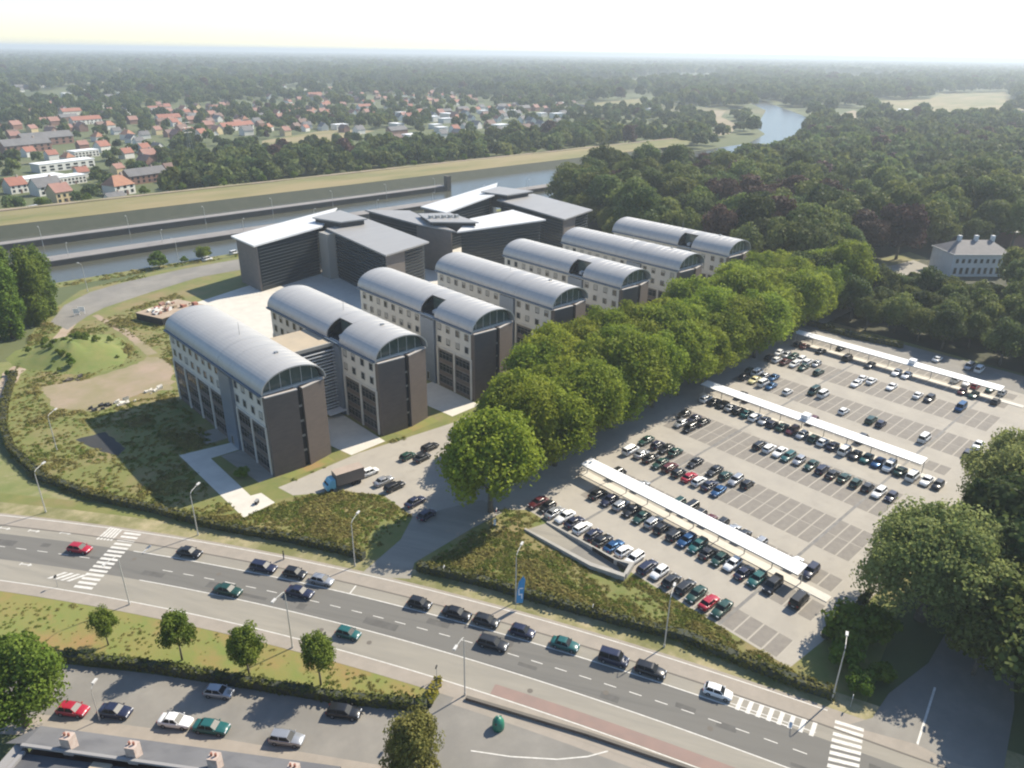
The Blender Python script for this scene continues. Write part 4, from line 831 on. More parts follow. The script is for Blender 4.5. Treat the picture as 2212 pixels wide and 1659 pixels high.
for (px, py, s, mname, lab) in ((270,870,1.2,'slab','pale concrete block pile by the sand patch, left one'),(325,848,1.2,'slab','pale concrete block pile by the sand patch, right one'),(215,885,1.0,'dark','dark rubble heap on the sand patch'),(155,823,1.0,'pier_side','grey stone heap at the edge of the mound')):
    q = g(px, py); e = empty('rubble_heap', (q.x, q.y, 0), label=lab, cat='rubble', group='heaps on the building site')
    for k in range(9):
        x, y, t = rr.uniform(-2.2, 2.2), rr.uniform(-1.4, 1.4), rr.uniform(.4, 1.1)*s
        MB().prism([(x,y),(x+t,y+.1),(x+t*1.1,y+t*.8),(x-.1,y+t*.7)], 0, [t*rr.uniform(.3,.9) for _ in range(4)]).build('block', mm[mname], e)
# small mound
def mound(x, y, rx, ry, h, a):
    b = MB(); n = 18; rings = 7; vs = [(0, 0, h)]; fs = []
    for r in range(1, rings+1):
        for k in range(n):
            t = 2*math.pi*k/n; f = r/rings; j = 1+.12*math.sin(3*t+r)
            vs.append((rx*f*math.cos(t)*j, ry*f*math.sin(t)*j, h*(.5+.5*math.cos(math.pi*f))*(1+.1*math.sin(5*t))-(.05 if r == rings else 0)))
    fs += [(0, 1+k, 1+(k+1) % n) for k in range(n)]
    for r in range(rings-1): fs += [(1+r*n+k, 1+(r+1)*n+k, 1+(r+1)*n+(k+1) % n, 1+r*n+(k+1) % n) for k in range(n)]
    b.add(vs, fs); o = b.build('grass_mound', mm['rough_grass'], None, True, loc=(x, y, 0), rz=a); tag(o, kind='structure'); o.data.materials[0] = mm['mound_green']
mound(43, 227, 14.5, 18, 4.4, .3)

# ================================================================== PEOPLE
def person(x, y, rz, label, top, legs):
    e = empty('person', (x, y, .016), rz, label=label, cat='person')
    J = [(0,0,.95),(0,0,1.15),(0,0,1.42),(0,0,1.52),(0,.01,1.66),(-.10,0,.90),(-.12,.02,.50),(-.12,-.02,.07),(-.12,.12,.04),(.10,0,.90),(.13,.06,.50),(.14,.02,.07),(.14,.16,.04),(-.19,0,1.40),(-.24,.03,1.12),(-.20,.16,.92),(.19,0,1.40),(.25,.02,1.12),(.24,.12,.88)]
    E = [(0,1),(1,2),(2,3),(3,4),(0,5),(5,6),(6,7),(7,8),(0,9),(9,10),(10,11),(11,12),(2,13),(13,14),(14,15),(2,16),(16,17),(17,18)]
    rad = [.15,.14,.16,.06,.10,.10,.075,.05,.045,.10,.075,.05,.045,.065,.05,.035,.065,.05,.035]
    me = bpy.data.meshes.new('body'); me.from_pydata(J, E, []); me.materials.append(mm[top]); o = obj('body', me, e)
    md = o.modifiers.new('skin', 'SKIN')
    sv = me.skin_vertices[0].data if me.skin_vertices else None
    if sv is None:
        bm = bmesh.new(); bm.from_mesh(me); bm.verts.layers.skin.verify(); bm.to_mesh(me); bm.free(); sv = me.skin_vertices[0].data
    for i, r in enumerate(rad): sv[i].radius = (r, r*.8); sv[i].use_root = (i == 0)
    o.modifiers.new('sub', 'SUBSURF').levels = 1; o.modifiers['sub'].render_levels = 1
    b = MB(); b.tube([(0,.0,1.60),(0,-.01,1.68),(0,-.02,1.76),(0,0,1.80)], [.09,.118,.10,.04], 10); b.build('hair', mm['hair'], e, True)
    MB().tube([(0,.085,1.56),(0,.1,1.63),(0,.08,1.70)], [.04,.05,.04], 8).build('face', mm['skin'], e, True)
    b = MB()
    for s in (-1, 1): b.tube([(s*.10,0,.93),(s*.125,.03,.5),(s*.13,0,.10)], [.125,.09,.075], 8)
    b.build('trousers', mm[legs], e, True)
person(42.6, 101.4, 1.2, 'person in dark clothes standing beside the navy estate at the kerb', 'cloth_dark', 'cloth_denim')
e = empty('litter_bin', (46.9, 120.6, .03), .7, label='dark low bin on the sunlit end of the paved L path', cat='bin')
MB().box(-.5, .5, -.25, .25, 0, .7).build('box', mm['dark'], e); MB().box(-.55, .55, -.3, .3, .7, .76).build('lid', mm['steel'], e)

# ================================================================== VEGETATION
# ---- avenue of plane trees between the wings and the car park
AV = 'plane trees of the avenue'
tree('plane', 78.5, 88.4, 1.05, 'big plane tree standing free at the road end of the avenue', group=AV, name='plane_tree', sz=1.03)
for row, (y0, x0, s0, s1, nm) in enumerate(((92.2, 92, .86, 1.08, 'car-park row'), (101.8, 97.5, .92, 1.14, 'middle row'), (111.5, 113, .82, 1.0, 'wing-side row'))):
    n = 0
    for x in np.arange(x0, 257, 9.6):
        n += 1; sc_ = rnd.uniform(s0, s1)
        tree('plane', x+rnd.uniform(-1.8, 1.8), y0+min(9, (x-91)*.055)+rnd.uniform(-1.6, 1.6), sc_, '%s plane tree from the road in the %s of the avenue' % (ORD[n], nm), group=AV, name='plane_tree', sz=sc_*rnd.uniform(.88, 1.08))
# ---- single trees
for i, (x, y, s) in enumerate(((14.1,100.2,.72),(20.9,90,.98),(26.6,80.5,1.02),(33.2,72.6,1.0))):
    tree('street', x, y, s, '%s small street tree from the left on the grass island' % ORD[i+1], group='small trees on the grass island', name='street_tree')
tree('round', 1.8, 92.2, 1.12, 'big dense round tree at the left edge above the slate roofs', name='round_tree')
tree('olive', 34.2, 52.4, .92, 'olive green conical tree at the bottom edge by the forecourt', name='conical_tree', sz=.98)
tree('willow', 108.6, 21.4, 1.34, 'huge pale willow at the right end of the car park', name='willow_tree')
tree('willow', 146, 19.5, 1.36, 'willow behind the huge one at the right edge, by the middle canopy end', name='willow_tree')
for px, py, z, k, s_, lab in ((2105,1290,5.5,'street_big','1','bright yellow-green tree right of the huge willow'),(2120,1405,4.5,'mid','.62','mid green tree over the side road, right of the huge willow'),(2195,1330,6,'mid','.85','tree at the right edge behind the bright yellow-green one'),(2170,1185,8,'dark','1.1','dark tree between the huge willow and the second willow'),(2205,1240,8,'dark','1.0','dark tree at the right edge level with the huge willow')):
    q = g(px, py, z); tree('round' if k == 'street_big' else k, q.x, q.y, float(s_) if k != 'street_big' else .85, lab)
tree('mid', 160, 8, 1.2, 'dark tree at the right edge above the willows'); tree('dark', 128, 10, 1.15, 'dark tree between the two willows at the right edge')
tree('mid', 107.5, 8.6, .95, 'bright bushy tree below the huge willow at the right edge'); tree('dark', 100.5, 2.5, 1.0, 'dark tree shading the side road at the lower right')
tree('mid', 104.5, 3.5, .9, 'tree overhanging the side road below the bright bushy tree'); tree('dark', 113, 4, 1.1, 'dark tree behind the one overhanging the side road'); tree('mid', 99, -3, .8, 'small tree at the right edge in the shade of the side road')
tree('dark', 119, 0, 1.1, 'dark tree at the right edge beside the side road'); tree('dark', 96, -8, 1.1, 'dark tree at the lower right corner'); tree('dark', 110, -12, 1.2, 'dark tree outside the lower right corner')
tree('bush', 94.6, 26.6, 2.6, 'bright green bush at the corner of the car park', cat='shrub', name='shrub'); tree('bush', 90.6, 25.4, 1.7, 'small bush by the last car-park stalls', cat='shrub', name='shrub')
tree('bush', 87.4, 21.6, 1.4, 'low bush at the corner of the side road', cat='shrub', name='shrub'); tree('bush', 98.6, 24.8, 2.2, 'dark bush under the huge willow', cat='shrub', name='shrub'); tree('bush', 91.5, 20.4, 1.2, 'weedy bush on the verge of the side road', cat='shrub', name='shrub')
for i, (x, y, s) in enumerate(((42,262,1.25),(33,253,1.25),(46,270,1.15),(26,262,1.35),(36,274,1.3),(22,244,1.2),(14,256,1.4),(17,236,1.1))):
    tree('poplar', x, y, s, '%s tree of the clump at the left edge by the canal' % ORD[i+1], group='tree clump at the left edge', name='poplar_tree')
for x, y, s, lab in ((93.9,304.2,2.5,'round green shrub on the canal bank, left one'),(112.6,306,2.2,'round green shrub on the canal bank, right one'),(104.5,306,1.0,'smallest shrub on the canal bank')): tree('bush', x, y, s, lab, cat='shrub', name='shrub')
tree('bush', 49.0, 131.5, .95, 'bright green shrub in the light well by the first wing', cat='shrub', name='shrub')
for k in range(30):
    t = tree('bush', 43+rnd.gauss(0, 5), 227+rnd.gauss(0, 6.5), rnd.uniform(.35, .85), 'wild shrub on the green mound', cat='shrub', group='wild shrubs on the mound', name='shrub'); t.location.z = max(0, 4.2-((t.location.x-43)**2+(t.location.y-227)**2)**.5*.27)
# ---- the wood on the right: individual trees
WOOD = [(262,122),(275,108),(300,118),(330,124),(362,108),(380,88),(420,70),(560,60),(900,150),(960,240),(950,330),(900,380),(830,395),(760,372),(680,340),(600,318),(480,318),(400,318),(322,306),(288,262),(258,200)]
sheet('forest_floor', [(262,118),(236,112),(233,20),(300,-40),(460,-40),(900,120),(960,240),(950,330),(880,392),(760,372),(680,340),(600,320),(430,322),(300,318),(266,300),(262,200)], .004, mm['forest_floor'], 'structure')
spots = []
def try_add(x, y, dmin):
    for a, b_ in spots:
        if (a-x)**2+(b_-y)**2 < dmin*dmin: return False
    spots.append((x, y)); return True
near = []
for k in range(9000):
    x, y = rnd.uniform(255, 960), rnd.uniform(55, 400)
    if not inpoly((x, y), WOOD): continue
    if 300 < x < 360 and 70 < y < 123 and (x-300)*.45+y < 150: continue
    d = math.hypot(x, y)
    if try_add(x, y, 10.2+max(0, d-350)*.004): near.append((x, y, d))
near.sort(key=lambda t: t[2])
wood_rest = near[225:]
WK = [('dark', 'dark green tree in the wood behind the campus', 'dark trees of the wood'), ('mid', 'mid green tree in the wood behind the campus', 'mid green trees of the wood'), ('copper', 'purple-leaved beech in the wood behind the campus', 'purple beeches of the wood')]
for x, y, d in near[:225]:
    r = rnd.random(); k = 0 if r < .44 else (1 if r < .93 else 2)
    zn = 'right behind the farthest arched wing' if x < 300 and y > 118 else ('beside the mansion' if x < 400 and y < 140 else ('behind the sloped-roof office blocks' if y > 230 else ('in the middle of the wood' if d < 430 else 'at the back of the wood')))
    tree(WK[k][0], x, y, rnd.uniform(.75, 1.5), WK[k][1].split(' in the wood')[0]+' '+zn, group=WK[k][2]+', '+zn, crown_only=d > 420)
for p, lab in (((1935,560), 'large purple beech left of the white mansion'), ((1700,490), 'rounded purple beech in the middle of the wood')):
    q = g(*p); tree('copper', q.x, q.y, 1.35, lab, name='copper_beech')
# screen of trees behind the car park, before the mansion
scr = []
for k in range(4000):
    x, y = rnd.uniform(234, 420), rnd.uniform(-10, 118)
    if x < 236+max(0, y-96)*.4 or y > 118-(x-234)*.16 or (300 < x < 362 and y > 150-x*.2 and y > 82): continue
    if 300 < x < 358 and 60+(330-x)*.8 < y: continue
    if y > 60 and x > 365: continue
    if all((x-a)**2+(y-b_)**2 > 7.4**2 for a, b_ in scr): scr.append((x, y))
scr.sort(key=lambda t: t[0]**2+t[1]**2)
for x, y in scr[:120]:
    th_, dd_ = math.degrees(math.atan2(y, x)), math.hypot(x, y)
    tree(rnd.choice(['mid', 'dark', 'mid', 'dark', 'willow' if rnd.random() < .4 else 'mid']), x, y, rnd.uniform(.72, 1.0)*(.34 if 11.5 < th_ < 21 and dd_ > 286 else (.8 if 11.5 < th_ < 21 else 1)), 'tree of the dense screen %s' % ('along the lane past the farthest canopy' if x < 262 else ('just in front of the mansion' if 11.5 < th_ < 21 else 'at the right edge below the mansion')), group='tree screen '+('by the lane' if x < 262 else ('by the mansion' if 11.5 < th_ < 21 else 'at the right edge')))
# ---- hedges
def hedge(name, path, wd, h, label, m='hedge', per=34, leaf=.2, group=None, top=None):
    P = []; N_ = []; T = []; r = np.random.RandomState(hash_(label)); core = MB()
    e = empty(name, (0, 0, 0), label=label, cat='hedge', group=group)
    for i in range(len(path)-1):
        a, b_ = Vector(path[i]), Vector(path[i+1]); d = b_-a; L = d.length; d.normalize(); n = Vector((-d.y, d.x))
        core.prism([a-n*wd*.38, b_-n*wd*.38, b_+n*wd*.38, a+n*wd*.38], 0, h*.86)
        for k in range(int(L*per)):
            t = r.uniform(0, L); f = r.rand(); hh = h*(1+.18*noise.noise((a.x+d.x*t, a.y+d.y*t, 0))*2)
            if f < .42: u, z, nn = r.uniform(-wd/2, wd/2), hh*r.uniform(.9, 1.12), (0, 0, 1)
            else:
                s = -1 if f < .71 else 1; u, z, nn = s*wd*r.uniform(.36, .54), hh*r.uniform(.02, 1), (n.x*s, n.y*s, .3)
            p = a+d*t+n*u; P.append((p.x, p.y, z)); N_.append(nn); T.append(min(1, max(0, .5+noise.noise((p.x*.3, p.y*.3, 3))+r.normal()*.15)))
    P = np.array(P); N_ = np.array(N_)+r.normal(size=(len(P), 3))*.5; N_ /= np.linalg.norm(N_, axis=1)[:, None]
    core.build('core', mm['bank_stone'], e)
    obj('foliage', leaves_mesh('foliage', P, N_, leaf*r.uniform(.6, 1.4, len(P)), np.array(T), LM[m]), e)
hedge('hedge', [(27,221),(21.6,203.5),(18.3,190),(17,175),(18.7,158.2),(24.4,143.4),(31.4,131),(37.8,118),(46.2,105),(51,96.4),(52.8,92.2)], 1.5, 1.5, 'long dark hedge curving round the weedy corner plot to the driveway')
hedge('hedge', [(58,83.8),(63.4,73.8),(67.9,63.8),(73.2,52.4),(77.7,43.8),(80,34.8),(82.4,26.4),(83.6,23.4)], 1.6, 1.6, 'dark hedge along the road below the car park')
hedge('hedge', [(6.9,103.4),(17.2,90.9),(33.8,68.3),(41.5,59.5)], 1.3, 1.5, 'clipped dark hedge between the grass island and the lower street')
hedge('hedge', [(41.8,59.6),(45.4,62)], 1.1, 1.2, 'short yellow-green hedge closing the tip of the grass island', 'lime')
for i, (a, b_) in enumerate((((93.5,29.6),(101.5,29.4)), ((104.5,29.2),(109.5,29.2)), ((181.5,31.5),(188.5,31.5)), ((204,30.5),(209,30.5)))):
    hedge('hedge', [a, b_], 1.0, 1.1, ['clipped hedge strip at the nearest end of the car park by the bright bush', 'clipped hedge strip at the end of the nearest canopy row', 'clipped hedge strip at the right end of the far car park', 'last clipped hedge strip at the right edge of the car park'][i], 'hedge', 60, .13)
hedge('hedge', [(228,112),(226,84),(229,70)], 2.2, 1.6, 'untidy hedge along the lane past the farthest canopy')
# ---- weeds and rough grass
def tuft(seed, n, r_, h, leaf, m):
    q = np.random.RandomState(seed); a = q.uniform(0, 6.28, n); rr_ = q.uniform(0, r_, n); P = np.stack([np.cos(a)*rr_, np.sin(a)*rr_, q.uniform(.03, h, n)*(1-rr_/r_*.6)], 1)
    Nn = np.stack([np.cos(a)*.5, np.sin(a)*.5, q.uniform(.3, 1.3, n)], 1)+q.normal(size=(n, 3))*.25; Nn /= np.linalg.norm(Nn, axis=1)[:, None]
    return leaves_mesh('tuft', P, Nn, leaf*q.uniform(.6, 1.3, n), q.uniform(0, 1, n), LM[m])
tc = coll_of('weed_tufts', [tuft(1, 44, .8, .22, .12, 'weed'), tuft(2, 44, .9, .28, .13, 'weed2'), tuft(3, 40, .7, .2, .11, 'street'), tuft(4, 52, 1.0, .42, .13, 'weed')])
NOGO = [[p for p in lot], [(42.5,149.6),(56,147.5),(55.5,118.4),(42.5,117.4)], [(29,208.4),(40,206),(60.6,212),(60.6,198),(54.6,184),(36,183),(28.6,192)], [(28,172),(35,171),(36,160),(33,157)],
        [(50,124),(262,124),(262,300),(104,262),(82,256),(82,180),(53,180)], [(44,262),(47,249),(117,280),(262,280),(262,298),(60,293)], [(49,90),(56,82),(80,86),(80,93),(66,97)], [(56,260),(62,212),(57,212)], [(17,206),(40,243),(49,259),(52,256),(28,221),(23,206)], [(78.6,80),(86,79),(86.5,58),(79,58)], [(83.6,20),(240,20),(240,125),(84,125)]]
area = campus
pts = []; sc = []; kd = []
def weeds(poly, n, smin, smax, bb_, nogo=True):
    c = 0
    while c < n:
        x, y = rnd.uniform(bb_[0], bb_[1]), rnd.uniform(bb_[2], bb_[3])
        if not inpoly((x, y), poly): c += .2; continue
        if nogo and any(inpoly((x, y), q) for q in NOGO): c += .2; continue
        v = noise.noise((x*.12, y*.12, 0)); c += 1
        if v < -.25 and rnd.random() < .7: continue
        pts.append((x, y, 0)); sc.append(rnd.uniform(smin, smax)*(1+v*.6)); kd.append(3 if v > .3 else (1 if v > .05 and rnd.random() < .6 else (0 if rnd.random() < .7 else 2)))
weeds(campus, 9500, .45, 1.05, (16, 86, 24, 300))
weeds([(31,131),(46,105),(52,93),(66,97),(66,107),(61,113),(52,118),(43,118),(36,124)], 1800, .5, 1.1, (30, 67, 92, 132), False)
weeds([(58.6,84),(72,86),(79,79),(79.4,64),(82,58),(84,58),(84.2,31),(82.5,26),(74,52),(64,74)], 2600, .5, 1.1, (57, 85, 25, 88), False)
weeds([(-700,301),(-700,306.5),(300,306.5),(300,301)], 500, .8, 1.6, (0, 260, 300, 307), False)
weeds([(-5,130)]+[tuple(road_pt(y, -10.6)) for y in (120, 100, 80, 66)]+[(41,61),(17.4,92),(7.2,104.6)], 900, .25, .5, (0, 45, 60, 130), False)
scatter('weeds', pts, sc, kd, tc, 'rough weeds and dry grass on the open ground of the campus', 'weeds')

# ================================================================== TOWN BEYOND THE CANAL
def house_meshes(wd, dp, h, rh, wallm, roofm, kind):
    w2, d2 = wd/2, dp/2; b = MB(); r = MB(); o = .35
    if kind == 'gable':
        b.box(-w2, w2, -d2, d2, 0, h); b.add([(-w2,-d2,h),(-w2,d2,h),(-w2,0,h+rh),(w2,-d2,h),(w2,d2,h),(w2,0,h+rh)], [(0,2,1),(3,4,5)])
        for s in (-1, 1): r.add([(-w2-o,s*(d2+o),h-.15),(w2+o,s*(d2+o),h-.15),(w2+o,0,h+rh+.12),(-w2-o,0,h+rh+.12),(-w2-o,s*(d2+o),h-.35),(w2+o,s*(d2+o),h-.35),(w2+o,0,h+rh-.1),(-w2-o,0,h+rh-.1)], [(0,1,2,3),(4,7,6,5),(0,4,5,1),(1,5,6,2),(3,2,6,7),(0,3,7,4)])
    elif kind == 'hip':
        b.box(-w2, w2, -d2, d2, 0, h); k = wd*.22; r.add([(-w2-o,-d2-o,h),(w2+o,-d2-o,h),(w2+o,d2+o,h),(-w2-o,d2+o,h),(-k,0,h+rh),(k,0,h+rh)], [(0,1,5,4),(1,2,5),(2,3,4,5),(3,0,4),(3,2,1,0)])
    else:
        b.box(-w2, w2, -d2, d2, 0, h); r.box(-w2-.2, w2+.2, -d2-.2, d2+.2, h, h+.4)
    c = MB().box(w2*.4, w2*.4+.8, -.4, .4, h+rh*.5, h+rh+.9).mesh('chimney', mm['chimney_brick'])
    wn = MB()
    return b.mesh('wall', wallm), r.mesh('roof', roofm), c, (wd, dp, h, kind)
HT = {'rw': ('white-walled house with a red tiled roof', house_meshes(9, 8, 4.6, 3.6, mm['house_white'], mm['red_tile'], 'gable')),
      'rb': ('brick house with a red tiled roof', house_meshes(10, 8, 4.8, 3.8, mm['house_brick'], mm['red_tile2'], 'gable')),
      'ow': ('pale house with an orange tiled roof', house_meshes(9, 8.5, 4.2, 4.0, mm['house_white'], mm['orange_tile'], 'hip')),
      'gw': ('white house with a grey roof', house_meshes(10, 8.5, 4.4, 3.8, mm['house_white'], mm['grey_tile'], 'gable')),
      'gb': ('brick house with a dark roof', house_meshes(11, 8, 4.4, 3.6, mm['house_brick'], mm['brown_tile'], 'gable')),
      'yr': ('yellow house with a red roof', house_meshes(8, 8, 5.4, 3.4, mm['house_yellow'], mm['red_tile2'], 'gable')),
      'rr': ('terraced row under one red roof', house_meshes(26, 8.5, 5.2, 3.6, mm['house_white'], mm['red_tile'], 'gable')),
      'gr': ('terraced row under one grey roof', house_meshes(24, 8.5, 5.0, 3.4, mm['house_brick'], mm['grey_tile'], 'gable')),
      'fw': ('white flat-roofed building', house_meshes(16, 11, 5.5, 0, mm['house_white'], mm['canopy'], 'flat'))}
hw_ = MB().box(-.6, .6, -.05, .05, -.65, .65).mesh('window', mm['glass']); hd_ = MB().box(-.5, .5, -.05, .05, 0, 2.1).mesh('door', mm['brown_tile'])
houses = []
def house(t, x, y, rz, s=1.0, label=None, group=None, detail=False, sx=1):
    d, (wm_, rm_, cm_, (wd, dp, h, kind)) = HT[t]
    a_ = math.degrees(math.atan2(x, y)); zn = ('left part of the far town' if a_ < 20 else ('middle of the far town' if a_ < 33 else 'right part of the far town')) if math.hypot(x, y) < 1700 else 'distant plain'
    zn = ('' if zn == 'distant plain' else ('near ' if math.hypot(x, y) < 850 else 'far '))+zn
    e = empty('house', (x, y, 0), rz, label=label or d+' in the '+zn, cat='house', group=group if label else d+', '+zn); e.scale = (s*sx, s, s)
    obj('wall', wm_, e); r = obj('roof', rm_, e)
    if kind != 'flat': obj('chimney', cm_, r)
    if detail:
        k = 3 if wd < 15 else 7
        for i in range(k):
            for z in (1.5, 3.6): obj('window', hw_, e, (-wd/2+wd*(i+.5)/k, -dp/2-.04, z))
        obj('door', hd_, e, (wd*.08, -dp/2-.04, 0))
    houses.append((x, y, max(wd*sx, dp)*s*.62))
def ap(px, py, z=3): q = g(px, py, z); return q.x, q.y
# buildings the photograph shows singly
for t, px, py, rz, s, sx, lab in [('ow',257,408,.35,1.35,1.1,'house with a bright orange-red roof by the far dike'),('fw',137,356,.3,1.0,2.5,'long white-roofed warehouse at the left of the far town'),('fw',85,392,.3,1.1,1.5,'white-roofed hall at the left edge of the far town'),('fw',148,386,.3,.9,1.2,'small white-roofed hall beside the bigger hall at the left'),
    ('gr',313,383,.25,1.1,1.0,'long grey-roofed shed right of the orange-red house'),('rw',33,405,.3,1.1,1,'red-roofed house at the left edge of the far town'),('gw',100,408,.3,1.2,1.2,'dark grey roofed house before the white hall'),('yr',130,425,.3,1.2,1,'yellow house near the dike at the left'),('fw',70,448,.3,.6,.8,'small white garage at the dike'),('gw',250,436,.3,1,1,'grey-roofed house in front of the orange-red house'),
    ('rr',510,275,.3,1.0,1.6,'bright red-roofed terrace in the middle of the far town'),('fw',180,330,.3,.9,1.4,'pale flat building behind the long warehouse'),('rr',185,262,.3,1,1.3,'red-roofed terrace at the far left of the town'),('gr',100,305,.3,1.3,1.4,'large grey-roofed hall at the left edge'),('gr',55,320,.3,1.3,1.2,'big dark roof at the left edge behind trees')]:
    x, y = ap(px, py); house(t, x, y, rz, s, lab, None, True, sx)
# streets of houses
def cluster(n, x0, x1, y0, y1, types, rz):
    c = 0; tr = 0
    while c < n and tr < n*40:
        tr += 1; x, y = rnd.uniform(x0, x1), rnd.uniform(y0, y1)
        y = round(y/27)*27+rnd.uniform(-3, 3)
        if any((x-a)**2+(y-b_)**2 < (r_+7)**2 for a, b_, r_ in houses): continue
        if math.atan2(x, y) < -.06: continue
        house(rnd.choice(types), x, y, rz+rnd.choice([0, 0, 1.57])+rnd.uniform(-.15, .15), rnd.uniform(.8, 1.1), detail=False); c += 1
mixR = ['rw', 'rb', 'ow', 'rw', 'rb', 'yr', 'gb', 'gw']; mixG = ['gw', 'gb', 'gw', 'rw', 'gr', 'fw']
cluster(22, 60, 230, 540, 760, mixR+mixG, .3); cluster(48, 150, 420, 740, 1000, mixR, .3); cluster(56, 260, 620, 860, 1180, mixR+['rr'], .2); cluster(34, 420, 700, 620, 800, mixG, .1)
cluster(62, 620, 1000, 980, 1330, mixR+['rr', 'yr'], .1); cluster(34, 560, 860, 740, 900, mixG+mixR, .1); cluster(24, 180, 420, 1020, 1300, mixG+mixR, .3); cluster(18, 760, 980, 720, 900, mixG+['fw'], 0)
cluster(26, 150, 700, 1350, 1900, mixG+['rw', 'fw', 'rb'], .2); cluster(22, 700, 1300, 1350, 1900, mixG+['rw', 'fw'], .2)
# white buildings scattered in the far right countryside
for x, y, s in ((1640,960,1.6),(1820,1130,1.5),(2050,1010,1.7),(2300,1180,2),(2240,880,1.6),(2500,1000,1.8),(900,2300,2.2),(1250,2250,2.4),(1500,1750,2),(1270,470,1.3),(1100,420,1.2),(1150,440,1.0),(820,2000,2),(420,1900,2),(560,1750,1.8)):
    house('fw', x, y, .3, s, None)

# ---- trees beyond: rows singly, masses as stuff
n = 0
for x in list(range(40, 470, 23)):
    n += 1; tree('bush', x+rnd.uniform(-3, 3), 436.5+rnd.uniform(-1, 1), rnd.uniform(1.3, 2.0), '%s small dark tree from the left along the top of the far dike' % (ORD[n] if n < 25 else 'last'), group='small trees along the dike', name='dike_tree').location.z = 6.4
def lowcrown(seed, rx, rz, zc, nl, leaf, m): return crown('far_crown', seed, rx, rz, zc, 24, nl*2, leaf*.68, LM[m], 'round', .40)
fc = coll_of('far_crowns', [lowcrown(1, 6, 6, 7, 420, 1.25, 'far'), lowcrown(2, 6.5, 5.4, 6.4, 420, 1.3, 'far'), lowcrown(3, 5.4, 6.6, 7.4, 420, 1.2, 'mid'), lowcrown(4, 6, 5.6, 6.6, 420, 1.25, 'dark'), lowcrown(5, 6, 6, 7, 420, 1.25, 'copper'), lowcrown(6, 5.5, 5, 6, 420, 1.2, 'willow')])
FIELDS = [[(690,1490),(1000,1710),(1310,1650),(1050,1470)], [(290,2090),(700,2510),(910,2410),(560,2040)], [(1490,1340),(1800,1610),(2010,1570),(1700,1290)], [(2590,1290),(3400,1510),(3610,1310),(2800,1140)], [(890,2990),(1700,3610),(2110,3410),(1300,2890)], [(1540,700),(1802,612),(2100,700),(2400,640),(1578,380),(1313,460),(1372,565)], [(290,636),(330,704),(440,764),(474,718),(362,634)], [(958,430),(1040,484),(1222,545),(1300,565),(1235,512),(1080,456),(900,362),(876,374)], [(870,796),(1000,905),(1260,966),(1184,812)], [(636,456),(760,484),(848,532),(900,576),(950,628),(1074,696),(1104,672),(978,600),(928,554),(870,508),(770,460)], [(1890,1500),(2500,1910),(2710,1750),(2200,1340)],
          [(-700,300),(520,300),(640,322),(803,392),(926,444),(1023,486),(1121,550),(1270,662),(1385,752),(1345,790),(1150,650),(980,562),(880,512),(800,446),(700,408),(620,400),(610,457),(-700,457)]]
pts = []; sc = []; kd = []
hgrid = {}
for a, b_, r_ in houses: hgrid.setdefault((int(a//40), int(b_//40)), []).append((a, b_, r_))
def hit_house(x, y):
    i, j = int(x//40), int(y//40)
    for di in (-1, 0, 1):
        for dj in (-1, 0, 1):
            for a, b_, r_ in hgrid.get((i+di, j+dj), ()):
                dx, dy = x-a, y-b_; d = math.hypot(a, b_); t = (dx*a+dy*b_)/d; u = abs(dx*b_-dy*a)/d
                if u < r_*.9+2 and -r_*1.5-34 < t < r_+2: return True
    return False
hd = math.atan2(F.y, F.x)
for x, y, d in wood_rest: pts.append((x, y, 0)); sc.append(rnd.uniform(1.0, 1.5)); kd.append(rnd.choice([0, 1, 2, 3, 2, 0, 1, 4 if rnd.random() < .3 else 2]))
d = 330.
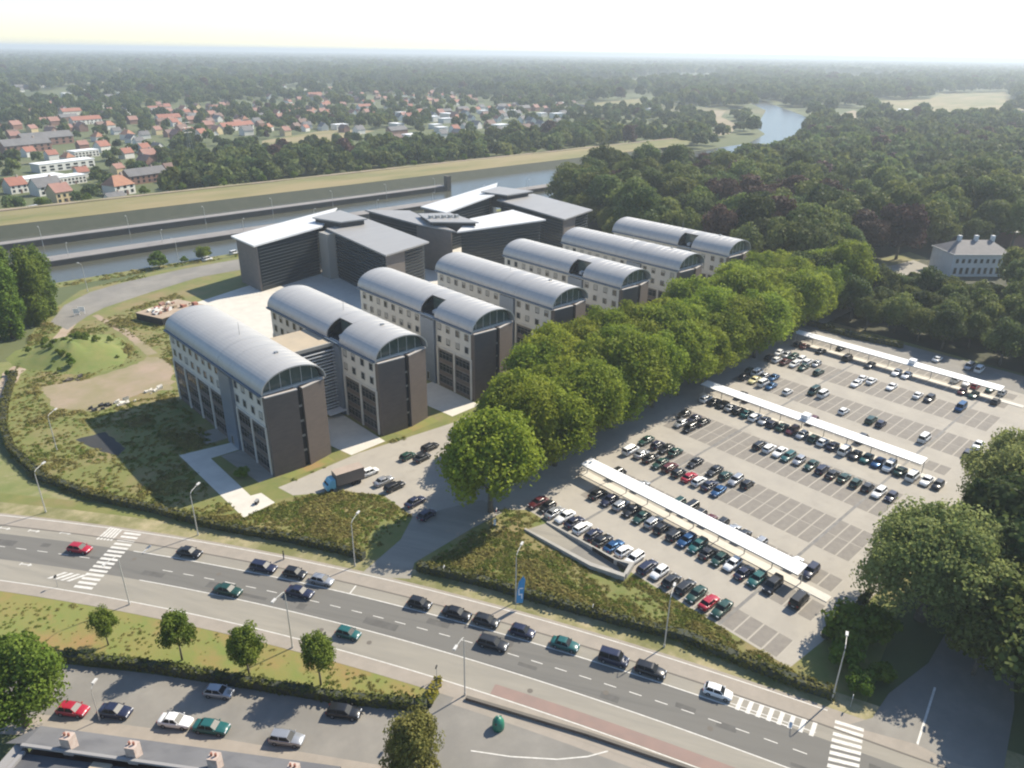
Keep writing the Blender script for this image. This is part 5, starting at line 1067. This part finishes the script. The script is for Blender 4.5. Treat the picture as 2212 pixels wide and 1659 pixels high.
while d < 14000:
    s = 9.5*(max(d, 500)/500)**.62
    for k in range(int(1.62*d/s)):
        a = hd+rnd.uniform(-.80, .80); dd = d+rnd.uniform(0, s); x, y = dd*math.cos(a), dd*math.sin(a)
        if y < 457 and x < 560: continue
        if inpoly((x, y), WOOD) or (x < 330 and y < 300): continue
        if any(inpoly((x, y), q) for q in FIELDS): continue
        if dd < 2600 and hit_house(x, y): continue
        strip = (150 < x < 640 and 457 < y < 545+.02*x) and not (230 < x < 300 and y < 480)
        town = 60 < x < 1050 and 457 < y < 1400 and not strip
        v = noise.noise((x*.0042, y*.0042, 1.7))+.5*noise.noise((x*.013, y*.013, 4.1))
        thr = .06 if town else -.16
        if not strip and v < thr and rnd.random() < (.66 if town else .9): continue
        if v < -.62 and not strip: continue
        f = (max(d, 500)/500)**.5
        pts.append((x, y, 0)); sc.append(rnd.uniform(.65, 1.15)*min(f, 2.6)*(.66 if town else 1.0)); kd.append(rnd.choice([0, 1, 2, 3, 0, 1, 3, 5 if rnd.random() < .25 else 2, 4 if rnd.random() < .12 else 0]))
    d += s
scatter('far_woods', pts, sc, kd, fc, 'hazy mass of trees and woods of the plain out to the horizon', 'woods')
# pylons
for i, (px, py, top) in enumerate(((415,345,262),(445,150,128),(265,180,150),(128,180,150))):
    q = g(px, py); h = 30 if i == 0 else 34
    e = empty('pylon', (q.x, q.y, 0), .4, label=['slender pale pylon in the middle of the far town', 'distant pylon near the horizon, rightmost', 'distant pylon near the horizon, second from left', 'distant pylon near the horizon, leftmost'][i], cat='pylon', group='pylons of the plain')
    k = 1 if i == 0 else 1.6
    b = MB()
    for s in (-1, 1):
        for t in (-1, 1): b.tube([(s*2*k, t*2*k, 0), (s*.5*k, t*.5*k, h*.75), (0, 0, h)], [.16*k, .13*k, .1*k], 4)
    b.build('mast', mm['steel'], e)
    for z in (.68, .8, .92): MB().tube([(-4*k, 0, h*z), (4*k, 0, h*z)], .12*k, 4).build('cross_arm', mm['steel'], e)

# ================================================================== HAZE
hz = MB().box(-B_-100, B_+100, -B_-100, B_+100, -3, 96).build('haze', bpy.data.materials.new('haze')); tag(hz, 'thin summer haze over the plain', 'haze', kind='stuff')
m = hz.data.materials[0]; m.use_nodes = True; m.node_tree.nodes.clear()
v = m.node_tree.nodes.new('ShaderNodeVolumePrincipled'); v.inputs['Color'].default_value = (.80, .88, .93, 1); v.inputs['Density'].default_value = .00021; v.inputs['Anisotropy'].default_value = .2
o_ = m.node_tree.nodes.new('ShaderNodeOutputMaterial'); m.node_tree.links.new(v.outputs[0], o_.inputs['Volume'])
hz.display_type = 'WIRE'
